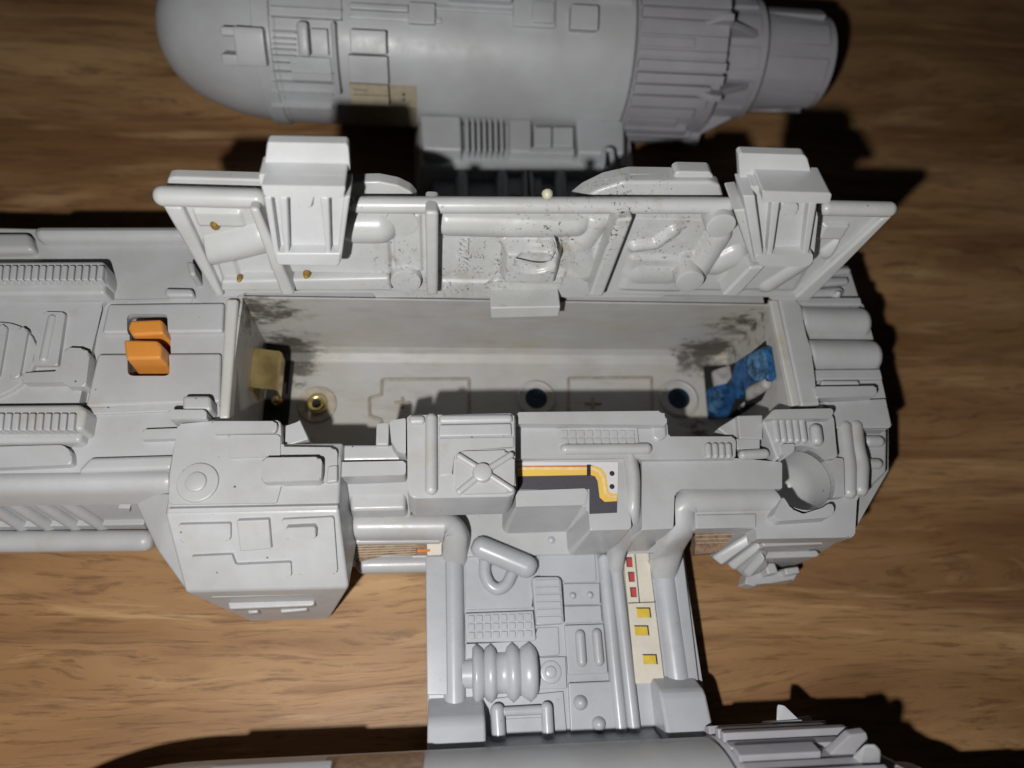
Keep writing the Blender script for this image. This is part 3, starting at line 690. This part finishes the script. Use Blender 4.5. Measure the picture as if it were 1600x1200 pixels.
# hinge tab
lid([(766,481),(876,479),(873,495),(767,498)], .66, .12, .035, 'hinge_tab')
for q, w_ in (([(256,306),(402,310)], .185), ([(562,320),(1134,321)], .16), ([(1292,325),(1388,327)], .155)):
    P = [LID.at(x, y, .10) for x, y in q]
    link('top_rail', tube_bm(P, [w_, w_], 22, 1., LID.n), WHITE, cov, ang=60)
cl_ = lambda pts, t, b, bev=.05, name='clip_head', corner=.04: lid(pts, t, b, bev, name, mat=CLIP, par=cov, corner=corner)
cl_([(417,226),(420,222),(540,224),(544,228),(547,268),(413,264)], .40, .22)
cl_([(408,289),(540,291),(536,309),(414,308)], 1.0, .30, .035, 'clip_step')
cl_([(404,272),(541,274),(540,292),(408,291)], .72, .25, .035, 'clip_step')
cl_([(1154,243),(1158,239),(1256,242),(1262,248),(1270,280),(1186,281),(1168,303),(1157,305)], .40, .22)
cl_([(1191,298),(1297,301),(1299,304),(1296,318),(1192,316)], 1.0, .30, .035, 'clip_step')
cl_([(1172,290),(1290,292),(1294,300),(1180,306)], .72, .2, .035, 'clip_step')
# moulded relief of the cover's inner face: one height field over the whole face
import numpy as np
def U(x, y): return LID.hit(x, y, .0)
def relief():
    u0, v0 = U(345, 452); u1, v1 = U(1262, 452); v1 = U(700, 330)[1]
    u0 = U(338,462)[0]+.12; u1 = U(1266,466)[0]-.12; v0 += .02
    nu, nv = 520, 96
    uu, vv = np.meshgrid(np.linspace(u0, u1, nu), np.linspace(v0, v1, nv))
    H = np.zeros_like(uu)+.012
    def sm(t): t = np.clip(t, 0, 1); return t*t*(3-2*t)
    def box(xa, ya, xb, yb, s_=.1):
        a, b = U(xa, ya); c, d = U(xb, yb); b, d = min(b,d), max(b,d)
        return sm((uu-a)/s_+.5)*sm((c-uu)/s_+.5)*sm((vv-b)/s_+.5)*sm((d-vv)/s_+.5)
    def cap(pts, r_, h_, k=.5):
        P = [np.array(U(*p)) for p in pts]; dmin = np.full_like(uu, 9.)
        for a, b in zip(P, P[1:]):
            d = b-a; t = np.clip(((uu-a[0])*d[0]+(vv-a[1])*d[1])/max(d@d, 1e-9), 0, 1)
            dmin = np.minimum(dmin, np.hypot(uu-a[0]-t*d[0], vv-a[1]-t*d[1]))
        return h_*np.clip(1-(dmin/r_)**2, 0, 1)**k
    def put(F):
        nonlocal H; H = np.maximum(H, F)
    put(cap([(322,392),(362,384),(408,372)], .36, .30, .8)); put(.10*box(300,326,384,352,.12)); put(.15*box(338,398,380,440,.1))
    put(.13*box(402,330,612,424,.10)); put(cap([(556,354),(592,354)], .36, .36, .6)); put(.10*box(612,330,660,420,.08))
    put(cap([(700,349),(800,352),(900,350)], .30, .24, .8)); put(.10*box(690,335,930,352,.1))
    lump = .46*box(788,374,866,426,.16); lump -= .16*np.clip(1-((uu-U(834,390)[0])/.42)**2-((vv-U(834,390)[1])/.30)**2, 0, 1)**.4*(lump > .2)
    put(lump); put(.20*box(796,420,880,438,.12)); put(cap([(930,350),(905,385),(912,425)], .26, .16, .9)); put(.09*box(690,436,930,456,.08))
    put(cap([(992,384),(1024,380),(1052,360)], .16, .16, .8)); put(cap([(1000,425),(1045,425)], .38, .17, .7)); put(.11*box(985,398,1062,452,.16))
    put(cap([(1122,364),(1080,432)], .27, .33, .5)); put(cap([(1120,412),(1148,398)], .30, .22, .7)); put(.08*box(1064,392,1150,452,.12))
    put(cap([(1200,444),(1252,410)], .24, .18, .8)); put(.12*box(1290,342,1352,372,.10)); put(cap([(1296,392),(1312,380)], .22, .16, .8)); put(.07*box(1150,392,1240,452,.15))
    rng = np.random.default_rng(4)
    for _ in range(26):
        a, b = rng.uniform(u0, u1), rng.uniform(v0, v1); H += rng.uniform(-.018,.018)*np.exp(-(((uu-a)/rng.uniform(.3,.8))**2+((vv-b)/rng.uniform(.2,.5))**2))
    edge = sm((uu-u0)/.08)*sm((u1-uu)/.08)*sm((vv-v0)/.05)*sm((v1-vv)/.05)
    H = H*.78*edge - .01*(1-edge)
    bm = bmesh.new(); g = [[bm.verts.new(LID.p(uu[j,i], vv[j,i], float(H[j,i]))) for i in range(nu)] for j in range(nv)]
    for j in range(nv-1):
        for i in range(nu-1): bm.faces.new((g[j][i], g[j][i+1], g[j+1][i+1], g[j+1][i]))
    o = link('moulded_relief', bm, WHITE, cov, ang=70); o.modifiers.clear()
relief()
# amber glue blobs
for x, y, rx_, rr in ((334,356,9,0), (373,441,5,0), (478,435,6,0)):
    off = .26 if y > 430 else .08
    disc('glue_drop', x, y, rx_, off-.12, off+.05, GLUE, cov, fr=LID, dome=True, sy=1.5 if y < 400 else .8, n=12, label='amber dried glue drop')
disc('glue_drop', 856, 309, 9, .24, .36, simple('pale_glue', (.62,.60,.45), .3), cov, fr=LID, dome=True, n=10, label='pale dried glue drop')
# moulded numbers
def ltext(s, px, py, size, name='moulded_number'):
    cu = bpy.data.curves.new(name, 'FONT'); cu.body = s; cu.size = size*S; cu.extrude = .0003; cu.bevel_depth = .00006; cu.align_x = 'CENTER'; cu.align_y = 'CENTER'
    o = bpy.data.objects.new(name, cu); scene.collection.objects.link(o); o.parent = cov
    p = LID.at(px, py, .03)*S
    u, v, n = LID.v, -LID.u, LID.n                     # reads from the bottom up
    o.matrix_world = Matrix(((u.x,v.x,n.x,p.x),(u.y,v.y,n.y,p.y),(u.z,v.z,n.z,p.z),(0,0,0,1)))
    cu.materials.append(WHITE)
    bpy.context.view_layer.update()
    me = bpy.data.meshes.new_from_object(o.evaluated_get(bpy.context.evaluated_depsgraph_get())); me.name = name
    m2 = bpy.data.objects.new(name, me); scene.collection.objects.link(m2); m2.parent = cov; m2.matrix_world = o.matrix_world.copy()
    bpy.data.objects.remove(o)
ltext('397022', 724, 399, .30); ltext('8', 749, 401, .26)
# clips
def clip(top, step1, step2, leg, walls, bar, knob, inner, label):
    c = lid(leg, .62, .35, .04, 'clip', mat=CLIP, par=cov, corner=.05, label=label)
    def q(pts, t, b, bev=.04, name='clip_wall', corner=0.): return slab(name, pts, t, b, CLIP, c, fr=LID, bev=bev, corner=corner)
    return c, q
c1 = lid([(413,304),(548,303),(531,413),(430,412)], .72, .2, .04, 'clip', mat=CLIP, label='left white clip with green residue inside')
def cl(pts, t, b, bev=.04, name='clip_wall', corner=0.): return lid(pts, t, b, bev, name, mat=CLIP, par=cov, corner=corner)
for a in ([(412,308),(424,308),(438,410),(430,410)], [(436,308),(449,308),(452,405),(445,405)], [(500,308),(514,309),(517,405),(510,405)], [(537,309),(547,306),(533,410),(526,410)]):
    cl(a, .92, .3, .03)
cl([(430,396),(533,396),(531,413),(527,417),(436,415),(431,411)], .95, .2, .05, 'clip_bar')
cl([(463,306),(490,306),(488,322),(484,326),(468,326),(464,321)], .80, .3, .05, 'clip_knob', .05)
lrod('green_residue', [(455,328,.62),(455,352,.63),(453,385,.63),(461,392,.63)], .022, n=6, mat=GREEN)
c2 = lid([(1166,303),(1276,312),(1278,340),(1274,400),(1264,417),(1186,415),(1178,404)], .72, .2, .04, 'clip', mat=CLIP, label='right white clip, its lower bar rounded')
for a in ([(1161,306),(1180,306),(1194,411),(1181,410)], [(1206,316),(1219,316),(1206,408),(1198,408)], [(1264,317),(1277,317),(1262,408),(1253,408)]):
    cl(a, .92, .3, .03)
cl([(1182,398),(1270,396),(1270,408),(1262,417),(1190,416),(1182,408)], .93, .2, .05, 'clip_bar', .04)
cl([(1221,317),(1247,318),(1246,332),(1241,337),(1226,337),(1220,331)], .82, .3, .05, 'clip_knob', .05)
lid([(1147,329),(1166,327),(1184,408),(1180,414),(1174,410)], .70, -.1, .04, 'strut')
# === wings ======================================================
def wing_parts():
    W = empty('wing', (0,0,0), toy)
    base = slab('wing_panel', [(664,850),(1069,850),(1092,1062),(1112,1120),(1119,1172),(668,1172)], 1.02, .55, WING, W, bev=.05)
    def wg(pts, top, base=.9, bev=.03, name='panel', corner=0., draft=0., mat=WING, par=None, label=None):
        return slab(name, pts, top, base, mat, par or W, bev=bev, corner=corner, draft=draft, label=label)
    def wr(name, pts, r, h=None, **k): return rod(name, pts, r, WING, W, h=h, **k)
    def wr2(name, pts, r, h): return ridge(name, pts, r, WING, W, h=h, drop=.2, skirt=1.25, rise=.72)
    wg([(665,868),(697,868),(700,1086),(667,1086)], 1.2, name='edge_strip')
    wr2('edge_rod', [(708,862),(711,1106)], .20, 1.08)
    wg([(726,834),(838,832),(882,840),(934,864),(938,912),(880,914),(832,903),(833,950),(727,953)], 1.06)
    wg([(727,1004),(836,1004),(838,980),(873,979),(875,1024),(838,1026),(728,1030)], 1.055)
    wg([(839,829),(880,828),(886,852),(893,862),(842,863)], 1.12, corner=.04); disc('stud', 862, 843, 9, 1.0, 1.22, WING, W, dome=True)
    wg([(842,866),(930,864),(933,909),(880,911),(878,902),(843,902)], 1.10)
    wr('handle_bar', [(753,856),(822,885)], .245, 1.25, n=18)
    wr('handle_loop', [(758,872),(757,898),(765,915),(778,922),(792,914),(804,888)], .13, 1.14, k=.3)
    wg([(726,958),(833,954),(838,999),(834,1002),(728,1004)], 1.14, name='key_grid')
    for r in range(3):
        for c in range(8):
            x, y = 731.5+c*12.75+r*.4, 961.5+r*13.2-c*.4
            wg([(x,y),(x+9.6,y),(x+9.8,y+9.8),(x+.2,y+9.8)], 1.175, 1.0, .012, 'key')
    wg([(831,904),(836,901),(872,901),(877,905),(882,974),(838,977)], 1.26, name='louvre', bev=.04)
    for i in range(6): wg([(836+i*.5,906+i*11.5),(874+i*.8,905+i*11.5),(874.5+i*.8,914+i*11.5),(836.5+i*.5,915+i*11.5)], 1.29, 1.2, .012, 'louvre_slat')
    wg([(880,912),(937,911),(938,944),(882,945)], 1.12, bev=.02); wg([(882,947),(939,946),(941,972),(883,974)], 1.09, bev=.02)
    disc('stud', 896, 930, 6.5, 1.05, 1.20, WING, W, dome=True, n=16); disc('stud', 923, 929, 6.5, 1.05, 1.20, WING, W, dome=True, n=16)
    wg([(882,977),(943,975),(950,1052),(888,1055)], 1.12, bev=.02)
    wr('pill', [(906,992),(909,1034)], .105, 1.14); wr('pill', [(932,990),(936,1033)], .105, 1.14)
    wg([(888,1067),(956,1064),(964,1164),(893,1168)], 1.12, bev=.03)
    disc('stud', 909, 1098, 12, 1.05, 1.28, WING, W, dome=True); disc('stud', 938, 1132, 12, 1.05, 1.28, WING, W, dome=True)
    wg([(841,1027),(884,1026),(886,1076),(842,1077)], 1.09, bev=.02)
    disc('round_button', 861, 1050, 17, 1.0, 1.13, WING, W); disc('round_button', 861, 1050, 9, 1.0, 1.18, WING, W)
    # ribbed spool
    xa, xb, yc = X(722,1054,1.2), X(841,1054,1.2), Y(1054,1.2)
    prof = [(0,.27),(.13,.28),(.14,.50),(.19,.59),(.27,.50),(.29,.44),(.31,.50),(.38,.58),(.44,.50),(.46,.40),(.58,.40),(.60,.50),(.67,.59),(.74,.50),(.77,.44),(.80,.50),(.90,.59),(.97,.50),(1.,.42)]
    bm = bmesh.new(); rings = [[bm.verts.new((xa+(xb-xa)*t, yc+r*math.cos(2*math.pi*k/22), 1.0+r*.78*math.sin(2*math.pi*k/22))) for k in range(22)] for t, r in prof]
    for p, q in zip(rings, rings[1:]):
        for k in range(22): bm.faces.new((p[k], p[(k+1)%22], q[(k+1)%22], q[k]))
    bm.faces.new(rings[-1]); link('ribbed_spool', bm, WING, W, ang=80)
    wg([(764,1092),(880,1080),(888,1170),(765,1172)], 1.08, bev=.02)
    wr('frame_bar', [(777,1110),(781,1178)], .14, 1.2); wr('frame_bar', [(854,1106),(858,1178)], .12, 1.2)
    wg([(782,1105),(850,1101),(851,1117),(784,1120)], 1.28, name='frame_bar', bev=.06)
    wg([(789,1123),(847,1120),(849,1150),(790,1152)], 1.10, bev=.02); wg([(786,1154),(852,1152),(853,1176),(787,1178)], 1.22, name='frame_bar', bev=.05)
    wr2('edge_rod', [(944,874),(975,1180)], .125, 1.12); wr2('edge_rod', [(963,885),(996,1180)], .12, 1.14)
    s = slab('strip_sticker', [(974,870),(981,864),(1013,862),(1038,1066),(993,1068)], 1.10, .9, CREAM, toy, bev=0, label='cream sticker strip with red and yellow marks')
    def sp(pts, mat, h=1.108, name='printed_mark'): return slab(name, pts, h, h-.03, mat, s, bev=0)
    for x, y in ((978.5,872), (982,895), (985,919)):
        sp([(x-1,y-1.5),(x+9,y-1.5),(x+10,y+14),(x+1,y+14)], INK, 1.105)
        sp([(x+1,y),(x+8.6,y),(x+9.6,y+13),(x+2.6,y+13)], RED)
    for x, y in ((994,951), (991,979), (1004,1024)):
        sp([(x-1,y-2),(x+22,y-2),(x+24,y+14),(x+21,y+14),(x+2,y)], INK, 1.105)
        sp([(x,y),(x+20,y),(x+22,y+14),(x+2,y+14)], YEL)
    sp([(982,941.5),(1024,940),(1024,941.2),(982,943)], INK); sp([(991.5,866),(992.8,866),(1000,942),(998.6,942)], INK)
    wr2('edge_rod', [(1037,890),(1064,1086)], .25, 1.02)
    wg([(1050,868),(1068,868),(1092,1064),(1074,1066)], 1.14, name='edge_strip')
    # fairings that rise to the engine
    y0, y1, y2 = Y(1088,1.0), Y(1121,1.75), Y(1215,2.0)
    fp = [(y0,.98),(y1,1.62),(y1-.12,1.72),(y2,1.95),(y2,.6),(y0,.6)]
    prism_x('fairing', fp, X(668,1120,1.6), X(758,1120,1.6), WING, W, bev=.06)
    prism_x('fairing', [(Y(1152,1.1),1.0),(Y(1170,1.5),1.5),(Y(1190,1.9),1.95),(Y(1210,1.9),1.95),(Y(1210,1.9),.6),(Y(1152,1.1),.6)], X(758,1120,1.6), X(1034,1120,1.6), WING, W, bev=.05)
    y0, y1 = Y(1068,1.0), Y(1092,1.6)
    prism_x('fairing', [(y0,.98),(y1,1.55),(y1-.12,1.64),(y2,1.95),(y2,.6),(y0,.6)], X(1034,1120,1.6), X(1108,1120,1.6), WING, W, bev=.08)
    return W
WG = wing_parts()
# far wing, mostly in the cover's shadow
W2 = empty('wing', (0,0,0), toy)
W2['label'] = 'far wing lying in the shadow of the cover'; WG['label'] = 'near wing panel crowded with moulded detail'
xw0, xw1 = X(668,1000,1.02), X(1090,1000,1.02)
def wbox(name, x0, x1, y0, y1, z0, z1, bev=.06, mat=WING): return cbox(name, x0, x1, y0, y1, z0, z1, mat, W2, bev)
wbox('wing_panel', xw0, xw1, 9.4, 14.6, .55, 1.02)
for x in (xw0+.8, xw0+1.9, xw0+2.6, xw1-.7, xw1-2.2, xw1-3.1):
    link('edge_rod', tube_bm([(x,9.6,1.15),(x,14.0,1.15)], [.18,.18], 14), WING, W2)
for x0, x1, y0, y1 in ((1.9,3.0,10.2,11.6),(3.3,4.2,10.0,12.0),(2.9,3.9,12.3,13.2)): wbox('panel', xw0+x0-.9, xw0+x1-.9, y0, y1, 1., 1.15, .03)
# === engines ====================================================
def engine_builder(sgn, ya, name):
    """sgn +1: far engine, -1: near engine; detail faces the fuselage side and up"""
    E = empty(name, (0,0,0), toy)
    EZ, ER = 2.24, 2.2
    def hitc(px, py, R):
        r = ray(px, py); oy, oz = C.y-ya, C.z-EZ
        a = r.y**2+r.z**2; b = 2*(oy*r.y+oz*r.z); c = oy*oy+oz*oz-R*R
        d = b*b-4*a*c
        t = (-b-math.sqrt(max(d,0)))/(2*a); p = C+r*t
        return p.x, math.pi - math.atan2(p.z-EZ, -(p.y-ya))
    def lathe(nm, prof, mat, par=E, n=64, ang=35):
        bm = bmesh.new(); rg = [[bm.verts.new((x, ya+r*math.cos(2*math.pi*k/n), EZ+r*math.sin(2*math.pi*k/n))) for k in range(n)] for x, r in prof]
        for p, q in zip(rg, rg[1:]):
            for k in range(n): bm.faces.new((p[k], p[(k+1)%n], q[(k+1)%n], q[k]))
        bm.faces.new(rg[0]); bm.faces.new(rg[-1])
        return link(nm, bm, mat, par, ang=ang)
    def patch(nm, x0, x1, f0, f1, r0, r1, mat=NAC, bev=.035, par=E, lean=0., label=None):
        bm = bmesh.new(); n = max(1, int(abs(f1-f0)/.07)); g = {}
        for i in range(n+1):
            f = f0+(f1-f0)*i/n
            for j, (x, r) in enumerate(((x0,r0),(x1,r0),(x1-lean,r1),(x0,r1))):
                g[i,j] = bm.verts.new((x, ya+r*math.cos(f), EZ+r*math.sin(f)))
        for i in range(n):
            for j in range(4): bm.faces.new((g[i,j], g[i+1,j], g[i+1,(j+1)%4], g[i,(j+1)%4]))
        bm.faces.new([g[0,j] for j in range(4)]); bm.faces.new([g[n,j] for j in (3,2,1,0)])
        bmesh.ops.recalc_face_normals(bm, faces=bm.faces[:])
        if bev: bmesh.ops.bevel(bm, geom=[e for e in bm.edges if e.calc_face_angle(0) > .8], offset=bev, segments=2, profile=.5, affect='EDGES', clamp_overlap=True)
        return link(nm, bm, mat, par, label=label)
    def pp(nm, x0, y0, x1, y1, up, mat=NAC, bev=.035, depth=.12, par=E, label=None):
        up = up*1.35 if up > .03 and up < .25 else up; R = ER+up; a = hitc(x0, y0, R); b = hitc(x1, y1, R)
        return patch(nm, a[0], b[0], a[1], b[1], R-depth-up, R, mat, bev, par, label=label)
    return E, hitc, lathe, patch, pp
def nacelle(sgn, ya, label):
    E, hitc, lathe, patch, pp = engine_builder(sgn, ya, 'engine'); E['label'] = label
    ER = 2.2
    xn = XN; xf, xb, xr, xg, xz, xe = XF, XB, XR_, XG, XZ, XEND
    L = xf-xn
    lathe('nose_cap', [(xf - L*math.cos(a), ER*math.sin(a)**.82) for a in [math.pi/2*k/18 for k in range(0,18)]] + [(xf, ER)], NAC, ang=60)
    lathe('nacelle', [(xf-.01, ER-.03), (xf+.02, ER), (xb-.05, ER), (xb, ER-.04), (xb, .5)], NAC)
    lathe('rear_shroud', [(xb+.03, .5), (xb+.03, ER-.03), (xb+.07, ER+.02), (xr-.03, ER-.02), (xr, ER-.1), (xr, ER-.35), (xr-.2, ER-.4)], REAR)
    lathe('inner_body', [(xr-.3, .4), (xr-.3, 1.55), (xg-.05, 1.62), (xg, 1.58), (xg+.1, 1.40)], REAR)
    lathe('nozzle', [(xg-.05, .4), (xg, 1.40), (xg+.04, 1.40), (xe-.03, 1.24), (xe, 1.19), (xe-.02, 1.08), (xe-.5, .95), (xe-.5, .1)], REAR)
    rnd = random.Random(3)
    f = math.radians(5)
    while f < math.radians(352):
        d = math.radians(rnd.choice((4.5, 6, 7.5))); ln = rnd.choice((.62,.78,1.0,1.0,.88))
        patch('shroud_rib', xb+.08, xb+.08+(xr-xb-.12)*ln, f, f+d, ER-.05, ER+rnd.choice((.07,.14,.18)), REAR, .03)
        f += d+math.radians(1.6)
    for k in range(9):
        f = math.radians(14+40*k); patch('nozzle_panel', xg+.1, xe-.3, f, f+math.radians(25), 1.1, 1.40 if k%2 else 1.38, REAR, .02)
    for k in range(12):
        f = math.radians(8+30*k); patch('body_panel', xr-.1, xg-.25, f, f+math.radians(20), 1.4, 1.68, REAR, .03)
    for k in range(8):                                    # swept fins over the gap
        f = math.radians(27+45*k)
        bm = bmesh.new()
        def pt(x, r, df): return (x, ya+r*math.cos(f)-df*math.sin(f), 2.24+r*math.sin(f)+df*math.cos(f))
        out = [(xr-.75,2.15),(xr-.35,2.52),(xr-.05,2.55),(xr+.05,2.2),(xr+.95,1.72),(xr+.95,1.5),(xr-.2,1.5)]
        a = [bm.verts.new(pt(x,r,.09)) for x, r in out]; b = [bm.verts.new(pt(x,r,-.09)) for x, r in out]
        bm.faces.new(a); bm.faces.new(b[::-1])
        for i in range(len(a)): bm.faces.new((a[i], b[i], b[(i+1)%len(a)], a[(i+1)%len(a)]))
        bmesh.ops.recalc_face_normals(bm, faces=bm.faces[:]); bmesh.ops.bevel(bm, geom=bm.edges[:], offset=.03, segments=2, profile=.5, affect='EDGES', clamp_overlap=True)
        link('fin', bm, REAR, E)
    return E, hitc, lathe, patch, pp
YE = 16.58; YE2 = -3.16
def on_axis(px, py):
    r = ray(px, py); oy, oz = C.y-YE, C.z-2.24; a = r.y**2+r.z**2; b = 2*(oy*r.y+oz*r.z); c = oy*oy+oz*oz-2.2**2
    t = (-b-math.sqrt(max(b*b-4*a*c, 0)))/(2*a); return (C+r*t).x
XN, XF, XB, XR_ = D.at(250, 57, 2.24).x, on_axis(430, 66), on_axis(992, 92), on_axis(1136, 98)
XG, XZ, XEND = XR_+1.35, XR_+1.4, XR_+3.5
print('engine x', XN, XF, XB, XR_, XEND)
E1, hc, la, pa, pp = nacelle(1, YE, 'far engine with grey ribbed rear shroud and tan sticker')
# raised detail on the far engine
pp('notched_block', 362, 40, 418, 106, .36, bev=.06, par=E1); pp('notched_block', 342, 40, 385, 58, .34, bev=.06, par=E1); pp('notched_block', 344, 84, 385, 105, .34, bev=.06, par=E1)
pp('band', 420, -60, 436, 212, .05, par=E1); pp('band', 421, -60, 534, 30, .06, par=E1)
for y in (47, 58, 67, 76, 86, 98, 112, 128, 146, 166): pp('band_rib', 424, y, 462 if y < 100 else 520, y+5, .11, bev=.03, par=E1)
pp('clamp', 462, 32, 484, 90, .38, bev=.07, par=E1); pp('clamp_block', 484, 44, 514, 88, .16, bev=.03, par=E1)
pp('clamp_plate', 452, 88, 520, 128, .08, bev=.02, par=E1)
pp('hoop', 516, 33, 533, 150, .34, bev=.06, par=E1); pp('raised_box', 546, 45, 604, 86, .36, bev=.03, par=E1)
pp('raised_box', 543, 86, 607, 132, .30, bev=.02, par=E1)
for y in (8, 24): pp('band_rib', 422, y, 534, y+7, .12, bev=.03, par=E1)
pp('panel', 545, 3, 638, 18, .12, par=E1); pp('raised_box', 638, 2, 680, 38, .14, par=E1); pp('panel', 680, 7, 802, 22, .05, par=E1); pp('panel', 545, 18, 690, 36, .04, par=E1)
pp('panel', 700, -20, 800, 2, .16, par=E1); pp('raised_box', 802, -10, 868, 44, .07, par=E1); pp('raised_box', 832, 0, 866, 36, .13, par=E1); pp('raised_box', 892, 5, 935, 48, .20, bev=.05, par=E1)
pp('panel', 936, -10, 990, 4, .05, par=E1)
ts = pp('tan_sticker', 545, 130, 655, 222, .014, TANS, 0, .05, par=toy, label='tan printed sticker on the far engine')
pp('tan_sticker', 546, 131, 608, 165, .315, TANS, 0, .02, par=toy, label='tan printed sticker on the raised box')
for i in range(11): pp('printed_line', 636, 169+i*4.6, 651, 171+i*4.6, .02, INK, 0, .02, par=ts)
pp('printed_dot', 629, 146, 633, 150, .02, INK, 0, .02, par=ts); pp('printed_dot', 629, 154, 633, 157, .02, INK, 0, .02, par=ts)
pp('printed_line', 552, 148, 607, 150, .33, INK, 0, .02, par=ts); pp('printed_line', 552, 140, 574, 141.5, .33, INK, 0, .02, par=ts)
# fairing between the far engine and wing
fz = W2
def fs(name, pts, top, base=1.2, bev=.05, draft=.0): return slab(name, pts, top-.5, base-.6, NAC, fz, bev=bev, draft=draft)
fs('fairing', [(655,190),(978,196),(978,262),(658,262)], 1.9, .8, .08, .2)
fs('raised_box', [(656,178),(720,180),(722,234),(660,232)], 2.35, 1.7, .06)
for i in range(7): fs('slat', [(727+i*9,184),(732+i*9,184),(733+i*9,234),(728+i*9,234)], 2.28, 1.7, .03)
fs('panel', [(796,186),(830,187),(830,236),(796,235)], 2.25, 1.7, .04); fs('panel', [(834,198),(862,198),(862,228),(834,228)], 2.22, 1.7, .03)
fs('panel', [(864,198),(896,198),(896,228),(864,228)], 2.22, 1.7, .03); fs('rail', [(800,228),(898,230),(898,240),(800,238)], 2.2, 1.7, .04)
fs('raised_box', [(900,184),(976,188),(976,240),(904,238)], 2.35, 1.7, .06)
rod('arch', [(942,262),(944,234),(956,234),(958,262)], .07, WING, fz, h=2.2)
# near engine
XSHIFT = 0
E2, hc2, la2, pa2, pp2 = nacelle(-1, YE2, 'near engine at the lower edge with fins')
s3 = pp2('brown_sticker', 512, 1182, 660, 1215, .015, BROWNS, 0, .05, par=toy, label='brown sticker on the near engine')
pp2('panel', 330, 1196, 508, 1240, .10, par=E2)
convex('upright_fin', [D.at(*q) for q in ((1214,1099,2.15),(1226,1101,2.2),(1213,1131,2.2),(1240,1118,2.2),(1252,1126,2.2),(1252,1150,2.1),(1213,1150,1.9))], NAC, E2, .03)
convex('upright_fin', [D.at(*q) for q in ((1350,1163,4.1),(1368,1162,4.1),(1378,1172,4.0),(1330,1180,3.5),(1338,1215,3.2),(1376,1215,3.2))], NAC, E2, .04)
slab('fin_foot', [(1204,1128),(1254,1124),(1256,1134),(1206,1142)], 2.3, 1.9, REAR, E2, bev=.03)
toy.location = (0,0,0)
